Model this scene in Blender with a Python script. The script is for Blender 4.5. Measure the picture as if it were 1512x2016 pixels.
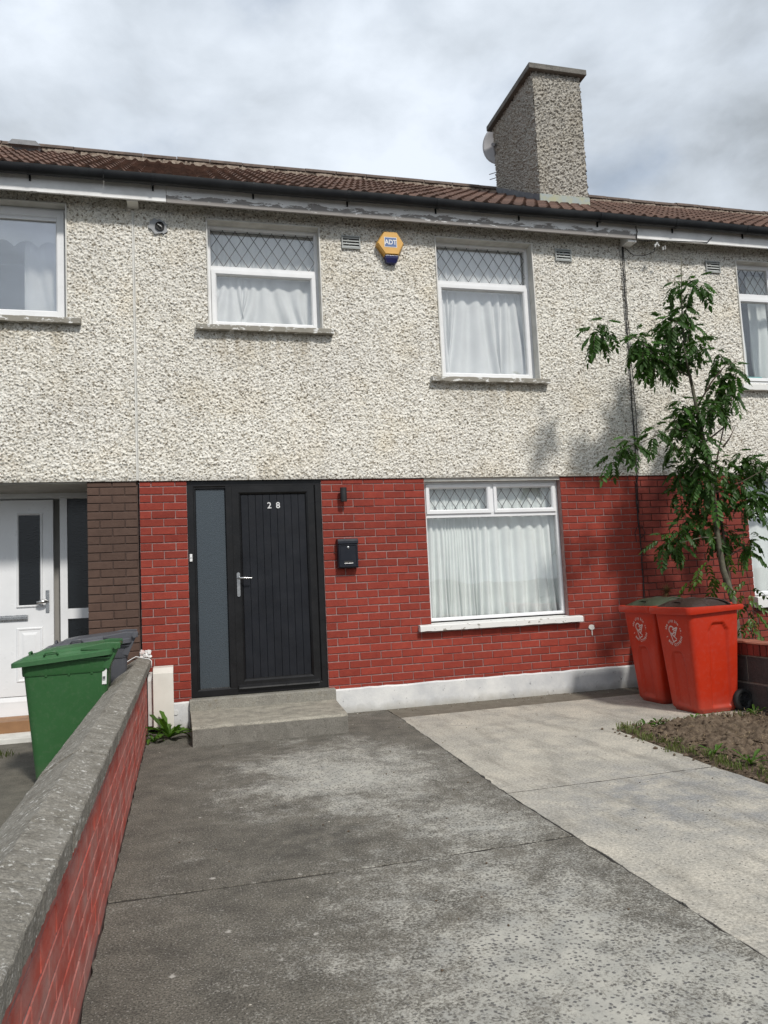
import bpy, bmesh, math, random
import numpy as np
from mathutils import Vector, Matrix

random.seed(28)
rng = np.random.default_rng(28)
scene = bpy.context.scene
for o in list(bpy.data.objects):
    bpy.data.objects.remove(o)
COL = scene.collection

# ------------------------------------------------------------------ camera
YAW, PITCH, ROLL = 0.2601, 0.0916, -0.0473
cy_, sy_, cp_, sp_ = math.cos(YAW), math.sin(YAW), math.cos(PITCH), math.sin(PITCH)
fwd = Vector((sy_ * cp_, cy_ * cp_, sp_))
rgt = Vector((cy_, -sy_, 0))
upv = rgt.cross(fwd)
r2 = math.cos(ROLL) * rgt + math.sin(ROLL) * upv
u2 = -math.sin(ROLL) * rgt + math.cos(ROLL) * upv
cam = bpy.data.cameras.new('camera')
cam.sensor_fit = 'HORIZONTAL'
cam.sensor_width = 36.0
cam.lens = 36.0 * 1514 / 1512
cam.clip_start = 0.05
cam.clip_end = 3000
cam_o = bpy.data.objects.new('camera', cam)
COL.objects.link(cam_o)
cam_o.matrix_world = Matrix(((r2.x, u2.x, -fwd.x, 0.3802), (r2.y, u2.y, -fwd.y, -7.7803),
                             (r2.z, u2.z, -fwd.z, 1.2902), (0, 0, 0, 1)))
scene.camera = cam_o

# ------------------------------------------------------------------ node helper
class NT:
    def __init__(s, nt):
        s.nt = nt; s.n = nt.nodes; s.l = nt.links
    def new(s, t, **k):
        n = s.n.new(t)
        for a, b in k.items(): setattr(n, a, b)
        return n
    def put(s, sock, v):
        if v is None: return
        if hasattr(v, 'is_output') or hasattr(v, 'links'): s.l.new(v, sock)
        else:
            if isinstance(v, (tuple, list)) and len(v) == 3 and sock.type == 'RGBA': v = (*v, 1)
            sock.default_value = v
    def pos(s): return s.new('ShaderNodeNewGeometry').outputs['Position']
    def obj(s): return s.new('ShaderNodeTexCoord').outputs['Object']
    def rnd(s): return s.new('ShaderNodeObjectInfo').outputs['Random']
    def map(s, vec, scale=(1, 1, 1), loc=(0, 0, 0), rot=(0, 0, 0)):
        n = s.new('ShaderNodeMapping'); s.put(n.inputs[0], vec)
        n.inputs['Scale'].default_value = scale; n.inputs['Location'].default_value = loc
        n.inputs['Rotation'].default_value = rot
        return n.outputs[0]
    def noise(s, vec, scale, detail=4, rough=.55, dist=0, out=0):
        n = s.new('ShaderNodeTexNoise'); s.put(n.inputs['Vector'], vec)
        n.inputs['Scale'].default_value = scale; n.inputs['Detail'].default_value = detail
        n.inputs['Roughness'].default_value = rough; n.inputs['Distortion'].default_value = dist
        return n.outputs[out]
    def vor(s, vec, scale, out='Distance', feature='F1', rand=1):
        n = s.new('ShaderNodeTexVoronoi', feature=feature); s.put(n.inputs['Vector'], vec)
        n.inputs['Scale'].default_value = scale; n.inputs['Randomness'].default_value = rand
        return n.outputs[out]
    def ramp(s, fac, stops, interp='LINEAR'):
        n = s.new('ShaderNodeValToRGB'); n.color_ramp.interpolation = interp
        e = n.color_ramp.elements
        while len(e) < len(stops): e.new(.5)
        for i, (p, c) in enumerate(stops):
            e[i].position = p
            e[i].color = (c, c, c, 1) if isinstance(c, (int, float)) else (*c, 1)
        s.put(n.inputs[0], fac)
        return n.outputs[0]
    def mix(s, fac, a, b, mode='MIX'):
        n = s.new('ShaderNodeMix', data_type='RGBA', blend_type=mode)
        s.put(n.inputs[0], fac); s.put(n.inputs[6], a); s.put(n.inputs[7], b)
        return n.outputs[2]
    def math(s, op, a, b=None, c=None, clamp=False):
        n = s.new('ShaderNodeMath', operation=op, use_clamp=clamp)
        s.put(n.inputs[0], a); s.put(n.inputs[1], b)
        if c is not None: s.put(n.inputs[2], c)
        return n.outputs[0]
    def sep(s, vec):
        n = s.new('ShaderNodeSeparateXYZ'); s.put(n.inputs[0], vec); return n.outputs
    def comb(s, x, y, z):
        n = s.new('ShaderNodeCombineXYZ'); s.put(n.inputs[0], x); s.put(n.inputs[1], y); s.put(n.inputs[2], z); return n.outputs[0]
    def blob(s, vec, c, r):
        m = s.map(vec, scale=(1 / r[0], 1 / r[1], 1 / r[2]), loc=(-c[0] / r[0], -c[1] / r[1], -c[2] / r[2]))
        n = s.new('ShaderNodeVectorMath', operation='LENGTH'); s.put(n.inputs[0], m)
        return s.math('SUBTRACT', 1.0, n.outputs['Value'], clamp=True)
    def bump(s, h, strength=.5, dist=.01, normal=None):
        n = s.new('ShaderNodeBump'); n.inputs['Strength'].default_value = strength
        n.inputs['Distance'].default_value = dist; s.put(n.inputs['Height'], h)
        if normal is not None: s.put(n.inputs['Normal'], normal)
        return n.outputs[0]

def new_mat(name):
    m = bpy.data.materials.new(name); m.use_nodes = True
    t = NT(m.node_tree)
    b = t.n['Principled BSDF']
    return m, t, b
def setp(t, b, color=None, rough=None, normal=None, spec=None, metal=None, coat=None):
    t.put(b.inputs['Base Color'], color); t.put(b.inputs['Roughness'], rough)
    if normal is not None: t.put(b.inputs['Normal'], normal)
    t.put(b.inputs['Specular IOR Level'], spec); t.put(b.inputs['Metallic'], metal)
def pm(name, c1, c2=None, scale=8, rough=.6, lo=.35, hi=.65, bump=0, bscale=60, bdist=.004, spec=.4, metal=0, rand=0, detail=5, local=False):
    """plain painted / plastic / metal surface with mottling, wear and fine relief"""
    m, t, b = new_mat(name)
    p = t.obj() if local else t.pos()
    c2 = c2 or tuple(x * .8 for x in c1)
    f = t.ramp(t.noise(p, scale, detail), [(lo, 0.0), (hi, 1.0)])
    col = t.mix(f, c1, c2)
    if rand:
        v = t.math('MULTIPLY_ADD', t.rnd(), 2 * rand, 1 - rand)
        col = t.mix(1.0, col, t.comb(v, v, v), 'MULTIPLY')
    r = t.ramp(t.noise(p, scale * 2.3, 3), [(.3, max(.02, rough - .08)), (.7, min(1, rough + .08))])
    nrm = t.bump(t.noise(p, bscale, 4), bump, bdist) if bump else None
    setp(t, b, col, r, nrm, spec, metal)
    return m

# ------------------------------------------------------------------ sky, sun, exposure
SUN = Vector((0.26, -1.0, 1.04)).normalized()
sun_el = math.asin(SUN.z)
sun_az = math.atan2(SUN.x, SUN.y)
w = bpy.data.worlds.new('World'); scene.world = w; w.use_nodes = True
t = NT(w.node_tree)
for n in list(t.n): t.n.remove(n)
sky = t.new('ShaderNodeTexSky', sky_type='NISHITA', sun_disc=False)
sky.sun_elevation = sun_el; sky.sun_rotation = sun_az; sky.air_density = 1.2; sky.dust_density = 1.6
d = t.new('ShaderNodeTexCoord').outputs['Generated']
dx, dy, dz = t.sep(d)
uv = t.map(d, scale=(1, 1, 1.7))
n1 = t.noise(t.map(uv, loc=(3.7, 1.15, 0)), 3.4, 7, .55, .12)
n2 = t.noise(t.map(uv, loc=(20.0, -4.1, 20.1)), 2.1, 6, .50, .10)
n3 = t.noise(t.map(uv, loc=(-2.3, 5.9, 2)), 6.5, 7, .56, .15)
cover = t.ramp(n1, [(.30, .66), (.42, .94), (.54, 1.0)])
tone = t.math('ADD', t.math('MULTIPLY', n2, .66), t.math('MULTIPLY', n3, .34))
cloud = t.ramp(tone, [(.38, (.31, .34, .37)), (.44, (.42, .46, .505)), (.51, (.52, .57, .63)), (.61, (.66, .715, .785))])
bg1 = t.new('ShaderNodeBackground'); t.put(bg1.inputs[0], sky.outputs[0]); bg1.inputs[1].default_value = .11
bg2 = t.new('ShaderNodeBackground'); t.put(bg2.inputs[0], cloud); bg2.inputs[1].default_value = 1.0
ms = t.new('ShaderNodeMixShader'); t.put(ms.inputs[0], cover)
t.l.new(bg1.outputs[0], ms.inputs[1]); t.l.new(bg2.outputs[0], ms.inputs[2])
ow = t.new('ShaderNodeOutputWorld'); t.l.new(ms.outputs[0], ow.inputs[0])

sl = bpy.data.lights.new('sun', 'SUN'); sl.energy = 2.4; sl.angle = math.radians(6); sl.color = (1, .955, .89)
so = bpy.data.objects.new('sun', sl); COL.objects.link(so)
so.rotation_euler = SUN.to_track_quat('Z', 'Y').to_euler(); so.location = (4, -20, 22)
scene.view_settings.view_transform = 'Standard'
scene.view_settings.look = 'None'
scene.view_settings.exposure = 0.40
scene.view_settings.gamma = 1.0
scene.render.engine = 'CYCLES'
scene.cycles.max_bounces = 6
scene.cycles.transparent_max_bounces = 12
scene.cycles.caustics_reflective = False; scene.cycles.caustics_refractive = False

# ------------------------------------------------------------------ mesh helpers
def tag(o, label=None, cat=None, group=None, kind=None):
    if label: o['label'] = label
    if cat: o['category'] = cat
    if group: o['group'] = group
    if kind: o['kind'] = kind
    return o
def empty(name, loc=(0, 0, 0), rz=0):
    o = bpy.data.objects.new(name, None); COL.objects.link(o)
    o.location = loc; o.rotation_euler = (0, 0, rz); o.empty_display_size = .1
    return o
def place(name, me, parent=None, loc=(0, 0, 0), rot=(0, 0, 0), scale=(1, 1, 1)):
    o = bpy.data.objects.new(name, me); COL.objects.link(o)
    o.location = loc; o.rotation_euler = rot; o.scale = scale; o.parent = parent
    return o
class MB:
    def __init__(s): s.v = []; s.f = []; s.m = []
    def add(s, vs, fs, mi=0):
        k = len(s.v); s.v += [tuple(map(float, a)) for a in vs]; s.f += [tuple(i + k for i in f) for f in fs]; s.m += [mi] * len(fs)
        return s
    def box(s, x0, x1, y0, y1, z0, z1, mi=0):
        return s.add([(x0, y0, z0), (x1, y0, z0), (x1, y1, z0), (x0, y1, z0), (x0, y0, z1), (x1, y0, z1), (x1, y1, z1), (x0, y1, z1)],
                     [(0, 3, 2, 1), (4, 5, 6, 7), (0, 1, 5, 4), (1, 2, 6, 5), (2, 3, 7, 6), (3, 0, 4, 7)], mi)
    def ring(s, x0, x1, z0, z1, prof, mi=0, closed=True):
        """mitred frame: profile of (inset, y) swept round a rectangle in the xz plane"""
        vs = []
        for i, y in prof: vs += [(x0 + i, y, z0 + i), (x1 - i, y, z0 + i), (x1 - i, y, z1 - i), (x0 + i, y, z1 - i)]
        n = len(prof); fs = []
        for a in range(n if closed else n - 1):
            b = (a + 1) % n
            for k in range(4): fs.append((a * 4 + k, a * 4 + (k + 1) % 4, b * 4 + (k + 1) % 4, b * 4 + k))
        return s.add(vs, fs, mi)
    def loft(s, secs, closed=True, cap0=True, cap1=True, mi=0):
        n = len(secs[0]); vs = [p for sec in secs for p in sec]; fs = []
        for a in range(len(secs) - 1):
            for k in range(n if closed else n - 1):
                fs.append((a * n + k, a * n + (k + 1) % n, (a + 1) * n + (k + 1) % n, (a + 1) * n + k))
        if cap0: fs.append(tuple(range(n))[::-1])
        if cap1: fs.append(tuple((len(secs) - 1) * n + k for k in range(n)))
        return s.add(vs, fs, mi)
    def tube(s, pts, rad, seg=8, mi=0, cap=True):
        pts = [Vector(p) for p in pts]; rad = rad if isinstance(rad, (list, tuple)) else [rad] * len(pts)
        secs = []; prev = None
        for i, p in enumerate(pts):
            tg = (pts[min(i + 1, len(pts) - 1)] - pts[max(i - 1, 0)]).normalized()
            if prev is None:
                ref = Vector((0, 0, 1)) if abs(tg.z) < .9 else Vector((1, 0, 0))
                nx = tg.cross(ref).normalized()
            else: nx = (prev - tg * prev.dot(tg)).normalized()
            prev = nx; ny = tg.cross(nx)
            secs.append([p + rad[i] * (math.cos(2 * math.pi * k / seg) * nx + math.sin(2 * math.pi * k / seg) * ny) for k in range(seg)])
        return s.loft(secs, True, cap, cap, mi)
    def prism(s, poly, y0, y1, mi=0):
        """polygon in xz extruded along y"""
        n = len(poly)
        vs = [(x, y0, z) for x, z in poly] + [(x, y1, z) for x, z in poly]
        return s.add(vs, [tuple(range(n)), tuple(range(2 * n - 1, n - 1, -1))] + [(k, k + n, (k + 1) % n + n, (k + 1) % n) for k in range(n)], mi)
    def mesh(s, name, mats, smooth=False, bev=0, seg=2, fix=True):
        me = bpy.data.meshes.new(name); me.from_pydata(s.v, [], s.f)
        for m in (mats if isinstance(mats, (list, tuple)) else [mats]): me.materials.append(m)
        if any(s.m): me.polygons.foreach_set('material_index', s.m)
        if fix or bev:
            bm = bmesh.new(); bm.from_mesh(me)
            if bev:
                bm.normal_update()
                ed = [e for e in bm.edges if len(e.link_faces) == 2 and e.calc_face_angle(0) > .5]
                bmesh.ops.bevel(bm, geom=ed, offset=bev, segments=seg, profile=.6, affect='EDGES', clamp_overlap=True)
            bmesh.ops.recalc_face_normals(bm, faces=bm.faces); bm.to_mesh(me); bm.free()
        if smooth: me.polygons.foreach_set('use_smooth', [True] * len(me.polygons))
        me.update(); return me
    def build(s, name, mats, parent=None, smooth=False, bev=0, seg=2, loc=(0, 0, 0), rot=(0, 0, 0), fix=True):
        return place(name, s.mesh(name, mats, smooth, bev, seg, fix), parent, loc, rot)
def auto_smooth(o, ang=40):
    """shade smooth but keep edges sharper than ang"""
    me = o.data; bm = bmesh.new(); bm.from_mesh(me); a = math.radians(ang)
    for e in bm.edges: e.smooth = not (len(e.link_faces) == 2 and e.calc_face_angle(0) > a)
    for f in bm.faces: f.smooth = True
    bm.to_mesh(me); bm.free(); return o
def rrect(cx, cy, a, b, r, z, n=5):
    pts = []
    for sx, sy, a0 in ((1, 1, 0), (-1, 1, 90), (-1, -1, 180), (1, -1, 270)):
        for k in range(n + 1):
            th = math.radians(a0 + 90 * k / n)
            pts.append((cx + sx * (a - r) + r * math.cos(th), cy + sy * (b - r) + r * math.sin(th), z))
    return pts
def smooth_field(nx, ny, sig):
    """gaussian-smoothed random field, unit variance, via FFT"""
    f = np.fft.rfft2(rng.standard_normal((ny, nx)))
    ky = np.fft.fftfreq(ny)[:, None]; kx = np.fft.rfftfreq(nx)[None, :]
    f *= np.exp(-2 * (math.pi * sig) ** 2 * (kx ** 2 + ky ** 2))
    h = np.fft.irfft2(f, s=(ny, nx)); return (h - h.mean()) / (h.std() + 1e-9)
def grid_mesh(name, P, mat, keep=None, smooth=False):
    """P: (ny, nx, 3) points -> quad grid mesh"""
    ny, nx, _ = P.shape
    idx = np.arange(ny * nx).reshape(ny, nx)
    q = np.stack([idx[:-1, :-1], idx[:-1, 1:], idx[1:, 1:], idx[1:, :-1]], -1)
    q = q[keep] if keep is not None else q.reshape(-1, 4)
    me = bpy.data.meshes.new(name)
    me.vertices.add(ny * nx); me.vertices.foreach_set('co', P.reshape(-1).astype(np.float32))
    me.loops.add(q.size); me.loops.foreach_set('vertex_index', q.reshape(-1).astype(np.int32))
    me.polygons.add(len(q)); me.polygons.foreach_set('loop_start', np.arange(0, q.size, 4, dtype=np.int32))
    me.polygons.foreach_set('loop_total', np.full(len(q), 4, np.int32))
    if smooth: me.polygons.foreach_set('use_smooth', np.ones(len(q), bool))
    me.update(calc_edges=True); me.validate()
    me.materials.append(mat); return me
def text_mesh(s, size=1.0, ext=.0, bold=0.0):
    c = bpy.data.curves.new('txt', 'FONT'); c.body = s; c.size = size; c.extrude = ext; c.offset = bold
    c.align_x = 'CENTER'; c.align_y = 'CENTER'; c.resolution_u = 3
    o = bpy.data.objects.new('txt', c); COL.objects.link(o)
    dg = bpy.context.evaluated_depsgraph_get()
    me = bpy.data.meshes.new_from_object(o.evaluated_get(dg))
    vs = [v.co.copy() for v in me.vertices]; fs = [tuple(p.vertices) for p in me.polygons]
    bpy.data.objects.remove(o); bpy.data.curves.remove(c); bpy.data.meshes.remove(me)
    return vs, fs

# ------------------------------------------------------------------ materials
def mat_dash(name, tint=(1, 1, 1), dark=.0):
    m, t, b = new_mat(name); p = t.pos()
    wv = t.mix(.012, p, t.noise(p, 70, 2, out=1), 'ADD'); cell = t.vor(wv, 70, 'Color'); v = t.sep(cell)[0]
    stone = t.ramp(v, [(0, (.20, .175, .14)), (.10, (.40, .37, .315)), (.24, (.63, .61, .56)), (.55, (.755, .74, .695)), (.88, (.83, .82, .785)), (1, (.46, .44, .41))])
    patch = t.ramp(t.noise(p, .9, 5), [(.35, (.91, .90, .88)), (.6, (1, .99, .96))])
    warm = t.ramp(t.noise(t.map(p, loc=(5, 2, 9)), 2.2, 4), [(.5, (1, 1, 1)), (.80, (.94, .90, .83))])
    run = t.ramp(t.noise(t.map(p, scale=(3.2, 3.2, .35)), 1.3, 5), [(.42, (.82, .82, .81)), (.6, (1, 1, 1))])
    col = t.mix(1.0, stone, patch, 'MULTIPLY'); col = t.mix(1.0, col, warm, 'MULTIPLY'); col = t.mix(.25, col, run, 'MULTIPLY')
    for (sx0, sx1, sz) in ((.62, 1.93, 3.90), (3.08, 4.38, 3.42), (-1.9, -.56, 3.91)):
        X_, Y_, Z_ = t.sep(p)
        inx = t.math('MULTIPLY', t.ramp(t.math('SUBTRACT', X_, sx0), [(0, 0.0), (.12, 1.0)]), t.ramp(t.math('SUBTRACT', sx1, X_), [(0, 0.0), (.12, 1.0)]))
        dz_ = t.math('SUBTRACT', sz, Z_)
        ln = t.ramp(t.noise(t.map(p, scale=(9, 9, .8)), 1.6, 5, .6), [(.40, 0.0), (.70, 1.0)])
        st = t.math('MULTIPLY', t.math('MULTIPLY', inx, t.ramp(dz_, [(0, 1.0), (.45, 0.0)])), t.math('MULTIPLY', t.math('GREATER_THAN', dz_, 0.0), ln))
        col = t.mix(t.math('MULTIPLY', st, .75), col, (.30, .25, .17))
    col = t.mix(1.0, col, tint, 'MULTIPLY')
    h = t.math('ADD', t.noise(p, 110, 3), t.math('MULTIPLY', t.vor(p, 62), .8))
    setp(t, b, col, .9, t.bump(h, .55, .006), .2)
    return m
M_DASH = mat_dash('pebbledash')
M_DASHCH = mat_dash('pebbledash_chimney', (.60, .59, .58))

def mat_brick(name, c, c2, c3, rand=.13):
    m, t, b = new_mat(name); p = t.pos()
    f = t.ramp(t.noise(p, 14, 6, .65), [(.38, 0.0), (.66, 1.0)])
    col = t.mix(f, c, c2)
    worn = t.ramp(t.noise(t.map(p, loc=(1, 7, 3)), 46, 5, .7), [(.67, 0.0), (.74, 1.0)])
    col = t.mix(t.math('MULTIPLY', worn, .55), col, c3)
    v = t.math('MULTIPLY_ADD', t.rnd(), 2 * rand, 1 - rand)
    col = t.mix(1.0, col, t.comb(v, v, v), 'MULTIPLY')
    big = t.ramp(t.noise(p, .8, 3), [(.35, (.86, .86, .86)), (.65, (1.06, 1.04, 1.02))])
    col = t.mix(1.0, col, big, 'MULTIPLY')
    h = t.math('ADD', t.noise(p, 34, 5, .65), t.math('MULTIPLY', t.noise(p, 140, 2), .35))
    setp(t, b, col, .72, t.bump(h, .55, .006), .18)
    return m
M_RED = mat_brick('red_painted_brick', (.265, .046, .030), (.225, .037, .026), (.11, .026, .020), .14)
M_RED2 = mat_brick('faded_red_painted_brick', (.22, .046, .033), (.18, .036, .028), (.08, .027, .022), .13)
M_BROWN = mat_brick('brown_painted_brick', (.105, .066, .051), (.088, .055, .043), (.05, .03, .025), .07)
M_MORTAR = pm('pink_grey_mortar', (.37, .235, .22), (.24, .14, .13), 26, .9, .3, .7, .6, 90, .004)
M_MORTAR2 = pm('dark_mortar', (.075, .05, .045), (.12, .06, .05), 26, .9, .3, .7, .6, 90, .004)
M_MORTARB = pm('brown_mortar', (.075, .048, .038), (.055, .036, .03), 26, .9, .3, .7, .6, 90, .004)

def mat_wallbrick():
    """boundary wall bricks: red paint rubbed off to pale pink and grey"""
    m, t, b = new_mat('worn_red_wall_brick'); p = t.pos()
    base = t.mix(t.ramp(t.noise(p, 9, 5), [(.35, 0.0), (.65, 1.0)]), (.44, .080, .054), (.35, .063, .047))
    fade = t.ramp(t.noise(t.map(p, scale=(1, 1.1, 2.2)), 3.6, 9, .72), [(.40, 0.0), (.66, 1.0)])
    col = t.mix(t.math('MULTIPLY', fade, .72), base, (.42, .26, .23))
    bare = t.ramp(t.noise(t.map(p, loc=(3, 1, 2)), 24, 6, .7), [(.62, 0.0), (.70, 1.0)])
    col = t.mix(t.math('MULTIPLY', bare, .7), col, (.30, .25, .22))
    v = t.math('MULTIPLY_ADD', t.rnd(), .16, .92); col = t.mix(1.0, col, t.comb(v, v, v), 'MULTIPLY')
    setp(t, b, col, .75, t.bump(t.noise(p, 40, 6, .7), .6, .006), .3); return m
M_WALLBRICK = mat_wallbrick()
M_MORTARW = pm('wall_mortar', (.30, .20, .19), (.20, .12, .115), 26, .9, .3, .7, .6, 90, .004)

def mat_concrete(name, c1, c2, dark, sc=1.0, stain=None, lichen=0, bump=.5, pits=.0):
    m, t, b = new_mat(name); p = t.pos()
    f = t.ramp(t.noise(p, 3.5 * sc, 8, .62), [(.34, 0.0), (.66, 1.0)])
    col = t.mix(f, c1, c2)
    fine = t.ramp(t.noise(p, 105, 5, .8), [(.36, (.62, .62, .62)), (.64, (1.3, 1.3, 1.3))])
    col = t.mix(1.0, col, fine, 'MULTIPLY')
    dk = t.ramp(t.noise(t.map(p, loc=(4, 4, 1)), 9 * sc, 7, .7), [(.55, 0.0), (.72, 1.0)])
    col = t.mix(t.math('MULTIPLY', dk, .6), col, dark)
    if pits:
        pt = t.ramp(t.vor(p, 34), [(.10, 1.0), (.17, 0.0)])
        sel = t.ramp(t.noise(p, 1.7, 3), [(.5, 0.0), (.6, 1.0)])
        col = t.mix(t.math('MULTIPLY', t.math('MULTIPLY', pt, sel), pits), col, (.07, .07, .07))
    if lichen:
        l = t.ramp(t.noise(p, 52, 6, .75, .3), [(.57, 0.0), (.61, 1.0)])
        s2 = t.ramp(t.noise(t.map(p, loc=(4, 2, 8)), 9, 5, .7), [(.40, 0.0), (.52, 1.0)])
        col = t.mix(t.math('MULTIPLY', t.math('MULTIPLY', l, s2), lichen), col, (.66, .65, .61))
    h = t.math('ADD', t.noise(p, 55, 5, .7), t.math('MULTIPLY', t.noise(p, 190, 2), .5))
    setp(t, b, col, .88, t.bump(h, bump, .006), .25); return m
M_COPING = mat_concrete('lichen_coping', (.165, .152, .127), (.25, .235, .205), (.075, .068, .058), 3.0, lichen=.6, bump=1.0)
M_STEP = mat_concrete('step_concrete', (.38, .355, .295), (.24, .225, .19), (.10, .092, .078), 2.4)
M_STEPT = mat_concrete('threshold_concrete', (.27, .26, .225), (.21, .20, .175), (.15, .125, .08), 2)
M_STEPF = mat_concrete('step_riser_concrete', (.165, .156, .136), (.215, .203, .178), (.07, .066, .058), 3.0)
M_NBRDRIVE = mat_concrete('neighbour_concrete', (.105, .097, .080), (.155, .143, .117), (.06, .055, .046), 2.2, bump=1.0)
M_DIRTSTRIP = mat_concrete('damp_strip', (.135, .12, .095), (.19, .17, .135), (.07, .06, .05), 2.2, bump=.7)
M_BLOCK = mat_concrete('dark_block', (.055, .05, .047), (.085, .076, .07), (.035, .032, .03), 2, bump=.8)
M_CAP = mat_concrete('chimney_cap', (.20, .19, .17), (.13, .125, .115), (.07, .07, .06), 2)
M_BLOCKMORTAR = mat_concrete('block_mortar', (.26, .24, .20), (.20, .18, .155), (.12, .11, .1), 2)

def mat_drive():
    """old drive: dark weathered skin, worn in patches to pale cement full of dark chippings"""
    m, t, b = new_mat('worn_dark_drive'); p = t.pos()
    wA = t.blob(p, (1.45, -2.45, 0), (1.15, 1.55, 3)); wB = t.blob(p, (1.62, -5.45, 0), (1.2, 2.1, 3)); wC = t.blob(p, (1.8, -3.75, 0), (.75, 1.1, 3))
    blob = t.math('MAXIMUM', t.math('MAXIMUM', wA, t.math('MULTIPLY', wB, .95)), t.math('MULTIPLY', wC, .75))
    big = t.math('SUBTRACT', t.noise(p, 3.2, 7, .66, .5), .5)
    mid = t.math('SUBTRACT', t.noise(p, 17, 7, .78, .4), .5)
    fin = t.math('SUBTRACT', t.noise(p, 85, 4, .8), .5)
    k = t.math('ADD', t.math('ADD', t.math('MULTIPLY', blob, .74), t.math('MULTIPLY', big, 1.25)), t.math('ADD', t.math('MULTIPLY', mid, 1.15), t.math('MULTIPLY', fin, 1.9)))
    wear = t.ramp(k, [(.20, 0.0), (.60, .97)])
    dark = t.mix(t.ramp(t.noise(p, 5, 7, .7), [(.36, 0.0), (.64, 1.0)]), (.090, .084, .072), (.150, .139, .117))
    dark = t.mix(1.0, dark, t.ramp(t.noise(p, 120, 4, .8), [(.40, (.50, .50, .50)), (.60, (1.6, 1.6, 1.6))]), 'MULTIPLY')
    gl = t.ramp(t.vor(t.map(p, loc=(3, 3, 3)), 80), [(.16, 1.0), (.28, 0.0)])
    gsel = t.ramp(t.sep(t.vor(t.map(p, loc=(3, 3, 3)), 80, 'Color'))[2], [(.70, 0.0), (.76, 1.0)])
    dark = t.mix(t.math('MULTIPLY', t.math('MULTIPLY', gl, gsel), .7), dark, (.36, .345, .315))
    pale = t.mix(t.ramp(t.noise(p, 7, 6), [(.35, 0.0), (.65, 1.0)]), (.46, .445, .395), (.35, .345, .315))
    chip = t.ramp(t.math('ADD', t.vor(p, 62), t.math('MULTIPLY', fin, 1.1)), [(.32, 1.0), (.46, 0.0)])
    csel = t.ramp(t.sep(t.vor(p, 62, 'Color'))[1], [(.22, 0.0), (.60, 1.0)])
    fleck = t.math('MULTIPLY', chip, csel)
    cols = t.ramp(t.sep(t.vor(p, 62, 'Color'))[0], [(0, (.050, .050, .056)), (.6, (.085, .085, .09)), (1, (.15, .14, .125))])
    pale = t.mix(t.math('MULTIPLY', fleck, .85), pale, cols)
    col = t.mix(wear, dark, pale)
    # splashes of pale paint and gum, an oily patch
    wob = t.mix(.03, p, t.noise(p, 24, 3, out=1), 'ADD')
    sp = t.ramp(t.math('ADD', t.vor(wob, 5.2), t.math('MULTIPLY', t.math('SUBTRACT', t.noise(p, 55, 5, .7), .5), .16)), [(.030, 1.0), (.075, 0.0)])
    ss_ = t.ramp(t.sep(t.vor(wob, 5.2, 'Color'))[0], [(.38, 0.0), (.42, 1.0)])
    col = t.mix(t.math('MULTIPLY', t.math('MULTIPLY', sp, ss_), .8), col, (.48, .46, .42))
    oil = t.math('MULTIPLY', t.ramp(t.blob(p, (.95, -3.7, 0), (.55, .45, 3)), [(.1, 0.0), (.7, 1.0)]), t.ramp(t.noise(p, 9, 6, .7), [(.42, 0.0), (.6, 1.0)]))
    col = t.mix(t.math('MULTIPLY', oil, .5), col, (.05, .048, .044))
    h = t.math('ADD', t.math('ADD', fin, mid), t.math('MULTIPLY', fleck, .3))
    setp(t, b, col, .9, t.bump(h, .6, .008), .2); return m
M_DRIVE = mat_drive()

def mat_path():
    m, t, b = new_mat('pale_path_concrete'); p = t.pos()
    col = t.mix(t.ramp(t.noise(p, 2.2, 9, .7), [(.36, 0.0), (.64, 1.0)]), (.53, .490, .415), (.37, .352, .310))
    cool = t.math('MULTIPLY', t.ramp(t.blob(p, (3.2, -3.85, 0), (1.2, 1.0, 3)), [(0.0, 0.0), (.6, 1.0)]), t.ramp(t.noise(p, 5, 6, .65), [(.38, 0.0), (.6, 1.0)]))
    col = t.mix(t.math('MULTIPLY', cool, .8), col, (.235, .24, .245))
    gp = t.ramp(t.noise(t.map(p, loc=(6, 3, 1)), 3.4, 8, .72, .4), [(.50, 0.0), (.62, 1.0)])
    col = t.mix(t.math('MULTIPLY', gp, .45), col, (.27, .265, .245))
    edge = t.math('MULTIPLY', t.ramp(t.noise(t.map(p, scale=(2.2, .55, 1)), 2.6, 7, .65), [(.50, 0.0), (.66, 1.0)]), .6)
    col = t.mix(edge, col, (.22, .205, .175))
    fine = t.ramp(t.noise(p, 65, 7, .85), [(.39, (.56, .56, .56)), (.60, (1.22, 1.22, 1.22))])
    col = t.mix(1.0, col, fine, 'MULTIPLY')
    pt = t.ramp(t.vor(p, 42), [(.13, 1.0), (.22, 0.0)])
    sel = t.ramp(t.noise(t.map(p, loc=(9, 0, 0)), 1.5, 4), [(.42, 0.0), (.55, 1.0)])
    s2 = t.ramp(t.sep(t.vor(p, 42, 'Color'))[0], [(.35, 0.0), (.42, 1.0)])
    col = t.mix(t.math('MULTIPLY', t.math('MULTIPLY', pt, sel), t.math('MULTIPLY', s2, .85)), col, (.09, .085, .08))
    setp(t, b, col, .86, t.bump(t.math('ADD', t.noise(p, 45, 5, .7), t.math('MULTIPLY', pt, -.5)), .5, .006), .25); return m
M_PATH = mat_path()

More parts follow.
